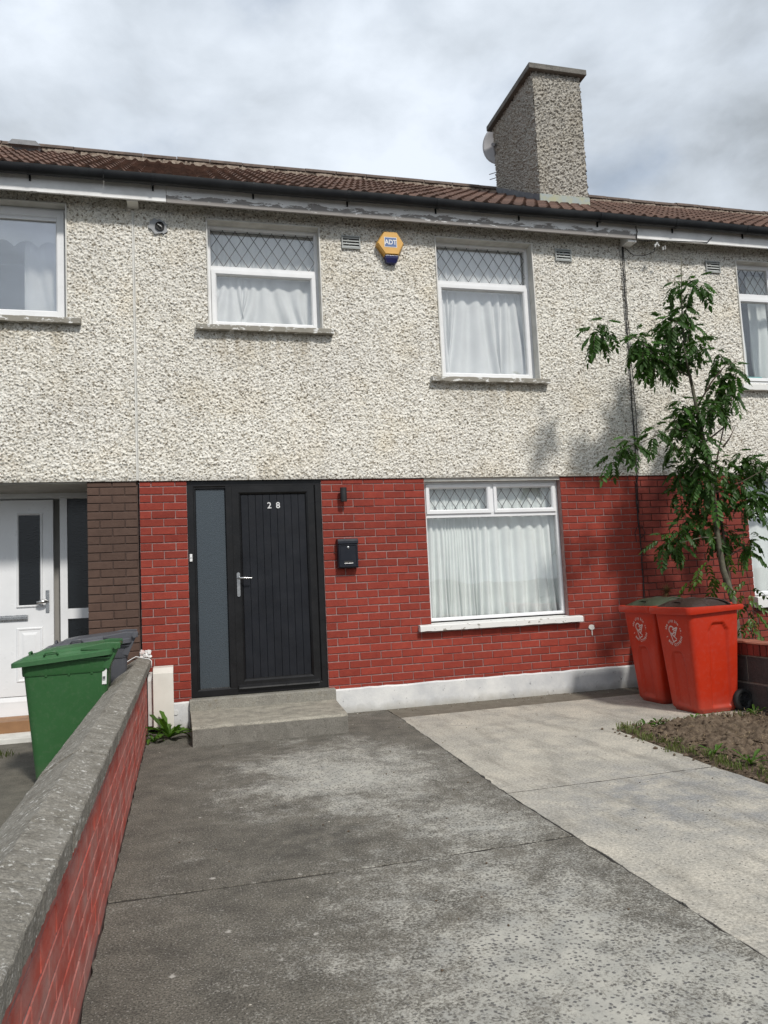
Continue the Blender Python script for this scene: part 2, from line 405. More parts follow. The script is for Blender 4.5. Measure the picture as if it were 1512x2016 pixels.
def mat_peel(name, amount):
    """white gloss flaking off grey timber, most of it gone along the lower edge"""
    m, t, b = new_mat(name); p = t.pos(); z = t.sep(p)[2]
    n = t.noise(t.map(p, scale=(1.2, 1, 4.5)), 4.2, 9, .68, .4)
    low = t.math('MULTIPLY', t.math('SUBTRACT', 5.215, z), 2.4)
    k = t.math('ADD', t.math('ADD', n, low), amount)
    gone = t.ramp(k, [(.515, 0.0), (.535, 1.0)])
    edge = t.math('MULTIPLY', t.ramp(k, [(.485, 0.0), (.52, 1.0)]), t.math('SUBTRACT', 1.0, gone))
    paint = t.mix(t.ramp(t.noise(p, 6, 4), [(.4, 0.0), (.6, 1.0)]), (.80, .80, .79), (.70, .70, .69))
    grain = t.noise(t.map(p, scale=(1.5, 1, 60)), 3, 5, .6)
    wood = t.mix(grain, (.33, .315, .30), (.22, .205, .195))
    col = t.mix(gone, t.mix(t.math('MULTIPLY', edge, .35), paint, (.86, .86, .85)), wood)
    setp(t, b, col, t.ramp(gone, [(0, .45), (1, .85)]), t.bump(t.math('SUBTRACT', 1.0, gone), .6, .003), .4); return m
M_PEEL = mat_peel('peeling_white_paint', .012)
M_FASCIAW = mat_peel('white_fascia_paint', -.27)

def mat_plinth():
    m, t, b = new_mat('white_plinth_paint'); p = t.pos()
    col = t.mix(t.ramp(t.noise(p, 3.0, 7, .65), [(.35, 0.0), (.65, 1.0)]), (.70, .70, .68), (.50, .51, .52))
    fl = t.ramp(t.noise(t.map(p, loc=(2, 2, 2)), 17, 8, .72), [(.635, 0.0), (.655, 1.0)])
    col = t.mix(fl, col, (.22, .225, .235))
    z = t.sep(p)[2]
    dirt = t.math('MULTIPLY', t.ramp(t.math('ADD', z, t.math('MULTIPLY', t.noise(p, 8, 5), .12)), [(.065, 1.0), (.14, 0.0)]), .55)
    col = t.mix(dirt, col, (.27, .25, .20))
    setp(t, b, col, .75, t.bump(t.noise(p, 40, 6, .7), .5, .006), .3); return m
M_PLINTH = mat_plinth()
def mat_sill(name, keep):
    m, t, b = new_mat(name); p = t.pos()
    gone = t.ramp(t.noise(t.map(p, scale=(1, 1, 2)), 11, 8, .72), [(keep, 0.0), (keep + .03, 1.0)])
    conc = t.mix(t.noise(p, 20, 5), (.30, .28, .24), (.21, .20, .17))
    col = t.mix(gone, (.70, .70, .68), conc)
    setp(t, b, col, .8, t.bump(t.noise(p, 60, 5, .7), .5, .005), .3); return m
M_SILLU = mat_sill('bare_sill', .42); M_SILLG = mat_sill('painted_sill', .60); M_SILLN = mat_sill('fresh_sill', .9)

M_UPVC = pm('white_upvc', (.78, .79, .80), (.72, .73, .74), 5, .32, .3, .7, 0, spec=.5)
M_REVEAL = pm('reveal_paint', (.68, .67, .63), (.56, .55, .51), 9, .75, .35, .65, .35, 50)
M_BEAD = pm('bead_white', (.74, .74, .73), (.60, .60, .58), 14, .6)
M_BLACK = pm('black_frame', (.007, .007, .0075), (.011, .011, .012), 5, .34, spec=.3, bump=.05, bscale=220, bdist=.001)
M_BLACKP = pm('black_plank', (.006, .007, .010), (.012, .0135, .018), 4, .42, .3, .75, .25, 35, .002, spec=.28)
M_STEEL = pm('brushed_steel', (.55, .55, .54), (.42, .42, .42), 30, .28, metal=1, spec=.5)
M_CHROME = pm('white_metal_digit', (.72, .72, .72), (.6, .6, .6), 30, .3, spec=.6)
M_LEAD = pm('lead_strip', (.075, .078, .085), (.12, .12, .125), 30, .5)
M_GUTTER = pm('black_gutter', (.008, .009, .011), (.018, .020, .022), 4, .40, .4, .7, .1, 40, spec=.3)
M_FLASH = pm('lead_flashing', (.095, .105, .125), (.16, .17, .18), 10, .5, .35, .65, .3, 20)
M_FLASH2 = pm('weathered_flashing', (.30, .34, .33), (.36, .36, .22), 8, .6, .42, .66, .3, 20)
M_RIDGE = pm('ridge_tile', (.14, .105, .085), (.085, .065, .055), 12, .9, .35, .65, .6, 60)
M_RIDGEM = pm('ridge_mortar', (.30, .25, .20), (.15, .11, .085), 16, .95, .35, .65, .7, 50, .01)
M_DECK = pm('roof_felt', (.025, .022, .02), None, 10, .95)
M_TIMBER = pm('brown_sill_timber', (.30, .16, .075), (.20, .105, .05), 4, .6, .3, .7, .3, 30)
M_SOFFIT = pm('porch_soffit', (.50, .49, .45), (.40, .39, .36), 6, .85, bump=.3)
M_DARKROOM = pm('room_wall', (.30, .29, .27), (.26, .25, .23), 3, .9)
M_BOXW = pm('cream_meter_box', (.70, .68, .62), (.62, .60, .54), 5, .45, .4, .75, .08, 50)
M_BOXG = pm('grey_white_box', (.62, .62, .60), (.46, .46, .45), 9, .6, .4, .7, .2, 50)
M_NAVY = pm('mailbox_black', (.006, .008, .014), (.010, .012, .019), 8, .36, spec=.35)
M_BLACKM = pm('matt_black', (.012, .012, .013), (.02, .02, .021), 10, .5)
M_RUBBER = pm('black_rubber', (.012, .012, .012), (.02, .02, .02), 12, .75)
M_YELLOW = pm('alarm_yellow', (.66, .37, .085), (.58, .32, .07), 8, .4)
M_YELLOWD = pm('alarm_louvre', (.42, .22, .04), None, 8, .5)
M_BLUE = pm('strobe_blue', (.015, .017, .085), (.02, .022, .1), 8, .2, spec=.6)
M_BLUEP = pm('plate_blue', (.10, .17, .36), None, 8, .4)
M_WHITEP = pm('print_white', (.74, .74, .73), (.66, .66, .65), 20, .5)
M_PINKP = pm('faded_white_print', (.66, .55, .52), (.56, .44, .41), 60, .6)
M_GREY = pm('galvanised', (.34, .35, .36), (.25, .26, .27), 9, .55)
M_DISH = pm('dish_grey', (.52, .52, .53), (.44, .44, .45), 4, .5)
M_CABLE = pm('black_cable', (.012, .012, .013), None, 10, .6)
M_CABLEW = pm('pale_cable', (.55, .55, .54), None, 10, .5)
M_VENT = pm('vent_grille', (.40, .42, .41), (.30, .31, .30), 8, .6)
M_VENTD = pm('vent_dark', (.03, .03, .03), None, 8, .8)

def mat_bin(name, c, c2, rough=.36):
    m, t, b = new_mat(name); p = t.obj()
    col = t.mix(t.ramp(t.noise(p, 3, 5), [(.35, 0.0), (.7, 1.0)]), c, c2)
    scf = t.ramp(t.noise(t.map(p, scale=(9, 9, 1.6)), 9, 6, .75), [(.66, 0.0), (.72, 1.0)])
    col = t.mix(t.math('MULTIPLY', scf, .15), col, tuple(min(1, x * 1.3 + .12) for x in c))
    dust = t.ramp(t.noise(t.map(p, loc=(2, 2, 2)), 30, 6, .7), [(.5, 0.0), (.75, 1.0)])
    col = t.mix(t.math('MULTIPLY', dust, .07), col, (.35, .32, .28))
    z = t.sep(p)[2]
    low = t.ramp(z, [(.0, 1.0), (.16, 0.0)])
    col = t.mix(t.math('MULTIPLY', t.math('MULTIPLY', low, t.noise(p, 14, 5)), .45), col, (.20, .17, .14))
    r = t.ramp(t.noise(p, 9, 5), [(.3, rough - .06), (.7, rough + .14)])
    setp(t, b, col, r, t.bump(t.noise(p, 240, 2), .08, .001), .32); return m
M_BINR = mat_bin('red_bin_plastic', (.46, .030, .009), (.40, .024, .008))
M_BING = mat_bin('green_bin_plastic', (.032, .108, .036), (.029, .098, .033))
M_BINGL = mat_bin('green_bin_lid_plastic', (.042, .125, .048), (.036, .105, .042), .42)
M_BINGR = mat_bin('grey_bin_plastic', (.085, .088, .100), (.070, .073, .084))
M_LIDB = mat_bin('brown_lid_plastic', (.034, .018, .013), (.028, .015, .011), .50)
M_LIDG = mat_bin('dull_green_lid_plastic', (.042, .052, .030), (.036, .044, .027), .50)

def mat_tile():
    m, t, b = new_mat('brown_roof_tile'); p = t.pos()
    col = t.mix(t.ramp(t.noise(p, 20, 6, .7), [(.35, 0.0), (.65, 1.0)]), (.165, .098, .072), (.100, .060, .046))
    v = t.math('MULTIPLY_ADD', t.rnd(), .5, .75); col = t.mix(1.0, col, t.comb(v, v, v), 'MULTIPLY')
    li = t.ramp(t.noise(t.map(p, loc=(7, 7, 7)), 6, 7, .75), [(.64, 0.0), (.70, 1.0)])
    col = t.mix(t.math('MULTIPLY', li, .5), col, (.16, .12, .06))
    setp(t, b, col, .85, t.bump(t.noise(p, 70, 5, .7), .6, .006), .3); return m
M_TILE = mat_tile()

def mat_glass(name, ior=1.75, tint=(.985, .99, .988)):
    m = bpy.data.materials.new(name); m.use_nodes = True; t = NT(m.node_tree)
    t.n.remove(t.n['Principled BSDF'])
    geo = t.new('ShaderNodeNewGeometry'); dt = t.new('ShaderNodeVectorMath', operation='DOT_PRODUCT')
    t.l.new(geo.outputs['Normal'], dt.inputs[0]); t.l.new(geo.outputs['Incoming'], dt.inputs[1])
    f0 = ((ior - 1) / (ior + 1)) ** 2
    gr = t.math('POWER', t.math('SUBTRACT', 1.0, t.math('ABSOLUTE', dt.outputs['Value'])), 5.0)
    fr = t.math('MULTIPLY_ADD', gr, 1 - f0, f0)
    tr = t.new('ShaderNodeBsdfTransparent'); tr.inputs[0].default_value = (*tint, 1)
    gl = t.new('ShaderNodeBsdfGlossy'); gl.inputs['Roughness'].default_value = .012; gl.inputs[0].default_value = (.95, .97, 1, 1)
    wob = t.bump(t.noise(t.pos(), 1.6, 2), .12, .02); t.put(gl.inputs['Normal'], wob)
    mx = t.new('ShaderNodeMixShader'); t.put(mx.inputs[0], fr)
    t.l.new(tr.outputs[0], mx.inputs[1]); t.l.new(gl.outputs[0], mx.inputs[2])
    t.l.new(mx.outputs[0], t.n['Material Output'].inputs[0]); return m
M_GLASSU = mat_glass('sky_facing_glass', 2.05)
M_GLASSL = mat_glass('bright_sky_glass', 3.0)
M_GLASS = mat_glass('window_glass', 1.7)
def mat_obscure(name, col, rough, spec=.6):
    m, t, b = new_mat(name); p = t.pos()
    h = t.vor(p, 120)
    setp(t, b, col, rough, t.bump(h, .35, .003), spec); return m
M_OBSC = mat_obscure('obscured_glass', (.042, .055, .066), .20, .7)
M_OBSCD = mat_obscure('dark_door_glass', (.008, .010, .012), .12, .5)

def mat_cloth(name, c, trans=.45):
    m = bpy.data.materials.new(name); m.use_nodes = True; t = NT(m.node_tree)
    t.n.remove(t.n['Principled BSDF']); p = t.pos()
    col = t.mix(t.ramp(t.noise(p, 5, 5), [(.3, 0.0), (.7, 1.0)]), c, tuple(x * .9 for x in c))
    df = t.new('ShaderNodeBsdfDiffuse'); t.put(df.inputs[0], col)
    tl = t.new('ShaderNodeBsdfTranslucent'); t.put(tl.inputs[0], col)
    mx = t.new('ShaderNodeMixShader'); mx.inputs[0].default_value = trans
    t.l.new(df.outputs[0], mx.inputs[1]); t.l.new(tl.outputs[0], mx.inputs[2])
    t.l.new(mx.outputs[0], t.n['Material Output'].inputs[0]); return m
M_NET = mat_cloth('net_curtain', (.89, .90, .90), .08)
M_LINED = mat_cloth('lined_curtain', (.83, .87, .855), .06)

def mat_leaf(name, c, c2, gloss=.35, rand=.35):
    m, t, b = new_mat(name); p = t.pos()
    col = t.mix(t.noise(p, 7, 3), c, c2)
    v = t.math('MULTIPLY_ADD', t.rnd(), 2 * rand, 1 - rand); col = t.mix(1.0, col, t.comb(v, v, v), 'MULTIPLY')
    setp(t, b, col, gloss, None, .28)
    tl = t.new('ShaderNodeBsdfTranslucent'); t.put(tl.inputs[0], t.mix(1.0, col, (1.3, 1.7, .6), 'MULTIPLY'))
    mx = t.new('ShaderNodeMixShader'); mx.inputs[0].default_value = .30
    t.l.new(b.outputs[0], mx.inputs[1]); t.l.new(tl.outputs[0], mx.inputs[2])
    t.l.new(mx.outputs[0], t.n['Material Output'].inputs[0]); return m
M_LEAF = mat_leaf('ash_leaf', (.062, .136, .026), (.036, .090, .019), .46, .42)
M_LEAFY = mat_leaf('young_leaf', (.075, .125, .022), (.05, .10, .02))
M_WEED = mat_leaf('weed_leaf', (.085, .165, .022), (.05, .115, .018), .45)
M_GRASS = mat_leaf('grass_blade', (.085, .13, .03), (.13, .13, .05), .6)
M_STRAW = pm('dry_straw', (.42, .32, .18), (.30, .22, .12), 20, .85)
M_BARK = pm('grey_green_bark', (.14, .135, .095), (.08, .074, .054), 22, .85, .35, .65, .5, 60)
M_TWIG = pm('brown_twig', (.06, .042, .032), (.09, .06, .045), 22, .85)
M_DRY = pm('dry_seed_head', (.13, .085, .03), (.20, .13, .05), 22, .9)
def mat_soil():
    m, t, b = new_mat('dug_soil'); p = t.pos()
    col = t.ramp(t.noise(p, 22, 8, .72), [(.3, (.065, .047, .033)), (.5, (.13, .096, .067)), (.72, (.22, .17, .122))])
    setp(t, b, col, .95, t.bump(t.noise(p, 60, 6, .7), .9, .015), .15); return m
M_SOIL = mat_soil()
M_ASPHALT = pm('road_asphalt', (.055, .055, .055), (.075, .074, .072), 3, .9, bump=.5, bscale=120)

# ------------------------------------------------------------------ ground, drives, soil
g = MB(); g.add([(-400, -400, -.09), (400, -400, -.09), (400, 400, -.09), (-400, 400, -.09)], [(0, 1, 2, 3)])
tag(g.build('ground', M_ASPHALT), kind='structure')
def slab_mesh(name, poly, mat, ztop=0, thick=.07, jit=.0035, step=.06):
    """concrete bay with slightly ragged edges and an eased arris"""
    pts = []
    for i, (x, y) in enumerate(poly):
        x2, y2 = poly[(i + 1) % len(poly)]; L = math.hypot(x2 - x, y2 - y); n = max(1, int(L / step))
        for k in range(n):
            j = 0 if k == 0 else 1
            nx, ny = (y2 - y) / L, -(x2 - x) / L; e = random.gauss(0, jit) * j
            pts.append((x + (x2 - x) * k / n + nx * e, y + (y2 - y) * k / n + ny * e))
    c = (sum(p[0] for p in pts) / len(pts), sum(p[1] for p in pts) / len(pts))
    ins = [(x + (c[0] - x) * 0.0022 / max(.05, math.hypot(c[0] - x, c[1] - y)), y + (c[1] - y) * 0.0022 / max(.05, math.hypot(c[0] - x, c[1] - y))) for x, y in pts]
    m = MB(); m.loft([[(x, y, ztop - thick) for x, y in pts], [(x, y, ztop - .0022) for x, y in pts], [(x, y, ztop) for x, y in ins]], cap0=False)
    return m.mesh(name, mat)
drive = place('driveway', slab_mesh('driveway', [(.05, -9.5), (5.28, -9.5), (5.28, .02), (.05, .02)], M_DECK, -.05, .03), None); tag(drive, kind='structure')
JY = -4.19
place('slab', slab_mesh('slab', [(.048, -9.4), (2.189, -9.4), (2.222, JY - .013), (1.2, JY - .043), (.048, JY - .016)], M_DRIVE), drive)
place('slab', slab_mesh('slab', [(.048, JY + .004), (1.2, JY - .024), (2.222, JY + .004), (2.228, -3.365), (2.364, -.56), (2.364, -.015), (.048, -.015)], M_DRIVE), drive)
place('slab', slab_mesh('slab', [(2.197, -9.4), (3.66, -9.4), (3.70, -3.345), (2.235, -3.365)], M_PATH), drive)
place('slab', slab_mesh('slab', [(2.238, -3.350), (3.70, -3.330), (3.80, -1.93), (5.25, -1.93), (5.25, -.47), (2.372, -.56)], M_PATH), drive)
place('slab', slab_mesh('slab', [(2.372, -.548), (5.25, -.458), (5.25, -.02), (2.372, -.02)], M_DIRTSTRIP), drive)
M_JOINT = pm('joint_dirt', (.018, .016, .014), (.035, .031, .026), 20, .95)
jt = MB(); jt.loft([[(x, yy - .009, -.06), (x, yy + .009, -.06), (x, yy + .009, -.004 + random.gauss(0, .0012)), (x, yy - .009, -.004 + random.gauss(0, .0012))] for x, yy in ((.05, JY - .006), (.6, JY - .020), (1.2, JY - .0335), (1.7, JY - .019), (2.222, JY - .0045))])
jt.build('joint', M_JOINT, drive)
jt = MB(); jt.loft([[(x, yy - .008, -.06), (x, yy + .008, -.06), (x, yy + .008, -.002), (x, yy - .008, -.002)] for x, yy in ((2.238, -3.3575), (3.70, -3.3375))])
jt.build('joint', M_JOINT, drive)
jt = MB(); jt.loft([[(x - .006, yy, -.06), (x + .006, yy, -.06), (x + .006, yy, -.002), (x - .006, yy, -.002)] for x, yy in ((2.193, -9.4), (2.2315, -3.365), (2.368, -.56))])
jt.build('joint', M_JOINT, drive)
nb = place('neighbour_driveway', slab_mesh('neighbour_driveway', [(-4, -9.5), (-.15, -9.5), (-.15, .05), (-4, .05)], M_NBRDRIVE), None); tag(nb, kind='structure')
# soil bed
nx, ny = 150, 420
xs = np.linspace(3.60, 5.27, nx); ys = np.linspace(-8.0, -1.90, ny)
Xg, Yg = np.meshgrid(xs, ys)
edge = np.minimum(np.clip((Xg - (3.66 + (Yg + 9.4) * .0185)) / .16, 0, 1), np.clip((-1.955 - Yg) / .14, 0, 1))
Hs = -.035 + .062 * edge + edge * (.012 * smooth_field(nx, ny, 9) + .014 * smooth_field(nx, ny, 2.5) + .012 * smooth_field(nx, ny, .9))
tag(place('soil_bed', grid_mesh('soil_bed', np.stack([Xg, Yg, Hs], -1), M_SOIL, smooth=True)), kind='structure')
nx, ny = 60, 160
xs = np.linspace(5.44, 9.5, nx); ys = np.linspace(-8.0, .02, ny); Xg, Yg = np.meshgrid(xs, ys)
tag(place('neighbour_garden', grid_mesh('neighbour_garden', np.stack([Xg, Yg, .03 + .02 * smooth_field(nx, ny, 3)], -1), M_SOIL, smooth=True)), kind='structure')
def soil_h(x, y):
    return .03

# ------------------------------------------------------------------ brick laying
def brick_variant(w, h, d, k):
    j = lambda s: random.uniform(-s, s)
    m = MB(); e = .0035
    x0, x1, z0, z1 = -w / 2 + j(.002), w / 2 + j(.002), -h / 2 + j(.0015), h / 2 + j(.0015)
    fr = [(x0 + e + j(.001), j(.0012), z0 + e + j(.001)), (x1 - e + j(.001), j(.0012), z0 + e + j(.001)), (x1 - e + j(.001), j(.0012), z1 - e + j(.001)), (x0 + e + j(.001), j(.0012), z1 - e + j(.001))]
    mid = [(x0, e, z0), (x1, e, z0), (x1, e, z1), (x0, e, z1)]
    bk = [(x0, d, z0), (x1, d, z0), (x1, d, z1), (x0, d, z1)]
    m.loft([bk, mid, fr], cap0=False)
    return m
def brick_set(mat, w=.2135, h=.0695, d=.05, n=5):
    return [brick_variant(w, h, d, k).mesh('brick', mat) for k in range(n)], w, h
def courses(x0, x1, origin, pitch, rows, zc, holes=(), joint=.010, half_on=1):
    """brick rectangles of a stretcher bond between x0 and x1"""
    out = []
    for r in rows:
        za, zb = zc(r)
        off = 0 if r % 2 != half_on else -pitch / 2
        k = math.floor((x0 - origin - off) / pitch) - 1
        while True:
            a = origin + off + k * pitch; b = a + pitch - joint; k += 1
            if a >= x1: break
            a, b = max(a, x0), min(b, x1)
            segs = [(a, b)]
            for hx0, hx1, hz0, hz1 in holes:
                if zb > hz0 + .01 and za < hz1 - .01:
                    ns = []
                    for p, q in segs:
                        if q <= hx0 or p >= hx1: ns.append((p, q)); continue
                        if p < hx0: ns.append((p, hx0))
                        if q > hx1: ns.append((hx1, q))
                    segs = ns
            out += [(p, q, za, zb) for p, q in segs if q - p > .028]
    return out
def lay(rects, bset, parent, y=0, limit=None, keyf=None):
    meshes, w, h = bset
    rects = sorted(rects, key=keyf) if keyf else rects
    for i, (a, b, za, zb) in enumerate(rects):
        if limit is not None and i >= limit: break
        place('brick', random.choice(meshes), parent, ((a + b) / 2, y + random.uniform(-.0015, .0015), (za + zb) / 2 + random.uniform(-.0012, .0012)),
              (0, random.uniform(-.004, .004), 0), ((b - a) / w, 1, (zb - za) / h))
    if limit is not None and len(rects) > limit:
        m = MB()
        for a, b, za, zb in rects[limit:]:
            v = brick_variant(b - a, zb - za, .05, 0)
            m.add([(p[0] + (a + b) / 2, p[1] + y, p[2] + (za + zb) / 2) for p in v.v], v.f)
        tag(m.build('bricks', bset[0][0].materials[0], parent), kind='stuff')
CH = .079; J0 = 2.33; DB = 2.385       # course height, first bed joint, underside of the pebbledash
def zrow(r, zlo=.242, zhi=DB - .006):
    return max(zlo, J0 - CH * r + .005), min(zhi, J0 - CH * (r - 1) - .005)
SET_RED = brick_set(M_RED); SET_RED2 = brick_set(M_RED2); SET_BROWN = brick_set(M_BROWN)

# ------------------------------------------------------------------ houses
PARTY_L, PARTY_R = -.012, 5.478
mid_house = tag(empty('terraced_house', (2.7, 0, 0)), 'middle terraced house with red painted brick, black front door and tall chimney', 'house', 'terraced houses')
left_house = tag(empty('terraced_house', (-1.5, 0, 0)), 'neighbouring terraced house at the left with brown brick pier and white door', 'house', 'terraced houses')
right_house = tag(empty('terraced_house', (8.2, 0, 0)), 'neighbouring terraced house at the right behind the young tree', 'house', 'terraced houses')
HX = {mid_house: 2.7, left_house: -1.5, right_house: 8.2}
def under(o, house):
    """parent a world-space part to a house whose origin is not the world origin"""
    o.parent = house; o.location.x -= HX[house]; return o
def hp(mb, name, mat, house, **k): return under(mb.build(name, mat, **k), house)

def dash_wall(house, x0, x1, z0, z1, holes, step=.0062):
    nx, nz = int((x1 - x0) / step) + 1, int((z1 - z0) / step) + 1
    xs = np.linspace(x0, x1, nx); zs = np.linspace(z0, z1, nz)
    X, Z = np.meshgrid(xs, zs)
    h = 1.0 * smooth_field(nx, nz, .68) + .28 * smooth_field(nx, nz, 1.3) + .12 * smooth_field(nx, nz, 6)
    h = np.clip(h, -1.4, 2.6) * .0050
    fall = np.clip((Z - z0) / .03, 0, 1)            # drip edge: the coat rounds back at its foot
    Y = -.026 - h * fall + (1 - fall) * .010
    keep = np.ones((nz - 1, nx - 1), bool)
    cx = (xs[:-1] + xs[1:]) / 2; cz = (zs[:-1] + zs[1:]) / 2
    for a, b, c, d in holes:
        keep &= ~((cx[None] > a) & (cx[None] < b) & (cz[:, None] > c) & (cz[:, None] < d))
    return under(place('pebbledash_wall', grid_mesh('pebbledash_wall', np.stack([X, Y, Z], -1), M_DASH, keep)), house)
def wall_core(x0, x1, z0, z1, holes, y0, y1):
    """solid wall behind the coat as boxes butted round the openings"""
    m = MB(); xs = sorted({x0, x1} | {v for h in holes for v in h[:2] if x0 < v < x1})
    for a, b in zip(xs, xs[1:]):
        hs = sorted([h[2:] for h in holes if h[0] < b - 1e-6 and h[1] > a + 1e-6]); z = z0
        for c, d in hs:
            if c > z: m.box(a, b, y0, y1, z, c)
            z = max(z, d)
        if z < z1: m.box(a, b, y0, y1, z, z1)
    return m

# window openings on the pebbledash (x0, x1, z0, z1)
WL = (.712, 1.866, 3.972, 5.078); WR = (3.178, 4.330, 3.492, 5.068)
WLL = (-1.80, -.645, 3.985, 5.128); WRR = (7.093, 8.30, 3.500, 5.048)
WG = (2.912, 4.512, .835, DB); WRG = (6.968, 8.55, .93, DB)
EAVE = 5.42
def lip(W, g=.009): return (W[0] - g, W[1] + g, W[2], W[3] + g)
dash_wall(mid_house, PARTY_L + .012, PARTY_R - .004, DB, EAVE, [lip(WL), lip(WR)])
dash_wall(left_house, -1.75, PARTY_L - .012, DB, EAVE, [lip(WLL)])
dash_wall(right_house, PARTY_R + .004, 8.0, DB, EAVE, [lip(WRR)])
def grow(W, g=.0155): return (W[0] - g, W[1] + g, W[2], W[3] + g)
hp(wall_core(PARTY_L, PARTY_R, DB + .012, EAVE, [grow(WL), grow(WR)], 0.0, .24), 'wall_core', M_DASH, mid_house)
hp(wall_core(-5.4, PARTY_L - .001, DB + .012, EAVE, [grow(WLL)], 0.0, .24), 'wall_core', M_DASH, left_house)
hp(wall_core(PARTY_R + .001, 10.9, DB + .012, EAVE, [grow(WRR)], 0.0, .24), 'wall_core', M_DASH, right_house)
# vertical joint bead between left and middle house
m = MB(); m.box(PARTY_L - .013, PARTY_L + .004, -.034, -.01, DB + .004, 5.12); m.box(PARTY_L + .006, PARTY_L + .014, -.030, -.01, DB + .004, 5.12)
hp(m, 'joint_bead', M_REVEAL, mid_house, bev=.002)

# brick storey, middle house
bp = MB(); bp.box(.0 - HX[mid_house], .446 - HX[mid_house], .008, .24, .0, DB + .010); bpier = bp.build('brick_pier', M_MORTAR, mid_house)
bw = MB(); bw.box(1.791, 2.912, .008, .24, 0, DB + .010); bw.box(2.912, 4.512, .008, .24, 0, .80); bw.box(4.512, PARTY_R, .008, .24, 0, DB + .010)
bwall = hp(bw, 'brick_wall', M_MORTAR, mid_house); OFF = Vector((HX[mid_house], 0, 0))
def shift(rects, house): return [(a - HX[house], b - HX[house], c, d) for a, b, c, d in rects]
bwall.location = (0, 0, 0)
for v in bwall.data.vertices: v.co.x -= HX[mid_house]
rows = range(0, 28)
lay(shift([r for r in courses(.003, .445, .003, .2245, rows, zrow, half_on=0) if r[3] - r[2] > .012], mid_house), SET_RED, bpier)
rects = courses(1.795, PARTY_R - .006, 1.795, .2238, rows, zrow, [(2.907, 4.516, .775, 2.5)], half_on=1)
rects = [r for r in rects if r[3] - r[2] > .012]
lay(shift(rects, mid_house), SET_RED, bwall, 0, 260, keyf=lambda r: r[0] + max(0, .9 - r[2]) * (1.2 if r[0] + HX[mid_house] > 4.6 else 0))
# brick returns lining the right jamb of the ground window
m = MB()
for r in rows:
    za, zb = zrow(r)
    if za > .84 and zb - za > .012: m.box(4.5135 - HX[mid_house], 4.53 - HX[mid_house], .004, .155, za, zb)
tag(m.build('jamb_bricks', M_RED, bwall), kind='stuff')

# brown pier and porch of the left house
m = MB(); m.box(-.475, PARTY_L - .002, .008, .95, 0, DB + .010)
for k, v in enumerate(m.v): m.v[k] = (v[0] - HX[left_house], v[1], v[2])
bl = m.build('brick_wall', M_MORTARB, left_house)
def zrowl(r): return zrow(r, .10)
rl = [r for r in courses(-.478, PARTY_L - .008, -.478, .231, range(0, 29), zrowl, half_on=1) if r[3] - r[2] > .012]
lay(shift(rl, left_house), SET_BROWN, bl)
# right house brick
m = MB(); m.box(PARTY_R + .001, 6.962, .010, .24, 0, DB + .010); m.box(6.962, 8.55, .010, .24, 0, .92); m.box(8.55, 10.9, .010, .24, 0, DB + .010)
for k, v in enumerate(m.v): m.v[k] = (v[0] - HX[right_house], v[1], v[2])
br = m.build('brick_wall', M_MORTAR2, right_house)
rr = [r for r in courses(PARTY_R + .006, 6.964, PARTY_R + .06, .2235, range(0, 30), lambda r: zrow(r, .03), half_on=0) if r[3] - r[2] > .012]
rr += [r for r in courses(6.968, 8.7, PARTY_R + .06, .2235, range(20, 30), lambda r: zrow(r, .03), half_on=0) if r[3] - r[2] > .012 and r[3] < .78]
lay(shift(rr, right_house), SET_RED2, br, 0, 300, keyf=lambda r: r[0])

# white plinth, front step sides
def wobble_box(x0, x1, y0, y1, z0, z1, n, amp):
    secs = []
    for k in range(n + 1):
        x = x0 + (x1 - x0) * k / n; a, b, c = (random.gauss(0, amp) for _ in range(3))
        secs.append([(x, y0 + a, z0), (x, y1, z0), (x, y1, z1 + b), (x, y0 + .012 + c, z1 + b), (x, y0 + a, z1 - .014 + b)])
    mm = MB(); mm.loft(secs); return mm
hp(wobble_box(1.842, PARTY_R, -.024, .02, -.02, .243, 40, .0025), 'plinth', M_PLINTH, mid_house)
hp(wobble_box(.06, .428, -.024, .02, -.02, .243, 6, .003), 'plinth', M_PLINTH, mid_house)

# ------------------------------------------------------------------ windows
def sheet(x0, x1, z0, z1, y, mat, name, parent):
    m = MB(); m.box(x0, x1, y, y + .006, z0, z1); return m.build(name, mat, parent)
def leading(x0, x1, z0, z1, y, pitch, slope, name, parent, w=.0055):
    m = MB()
    def line(c, s):
        pts = []
        for x in (x0, x1):
            z = s * (x - x0) + c
            if z0 <= z <= z1: pts.append((x, z))
        for z in (z0, z1):
            x = (z - c) / s + x0
            if x0 < x < x1: pts.append((x, z))
        if len(pts) < 2: return
        (ax, az), (bx, bz) = pts[:2]; L = math.hypot(bx - ax, bz - az)
        if L < .01: return
        nx, nz = -(bz - az) / L * w / 2, (bx - ax) / L * w / 2
        m.prism([(ax - nx, az - nz), (bx - nx, bz - nz), (bx + nx, bz + nz), (ax + nx, az + nz)], y - .003, y - .0003)
    k = -60
    while k < 60:
        line(z0 + .5 * (z1 - z0) + k * pitch * slope, slope); line(z0 + .5 * (z1 - z0) + k * pitch * slope, -slope); k += 1
    return m.build(name, M_LEAD, parent)
def room(house, x0, x1, z0, z1, d=1.8):
    m = MB(); a, b, c, e = x0 - .5, x1 + .5, z0 - .25, z1 + .12
    m.box(a, b, .245, d, c, e); m.f = m.f[:2] + m.f[3:]; m.m = m.m[:5]
    return hp(m, 'room', M_DARKROOM, house, fix=False)
PROF = lambda w, y: [(0, y + .055), (0, y), (w - .016, y), (w - .006, y + .006), (w, y + .016), (w, y + .055)]
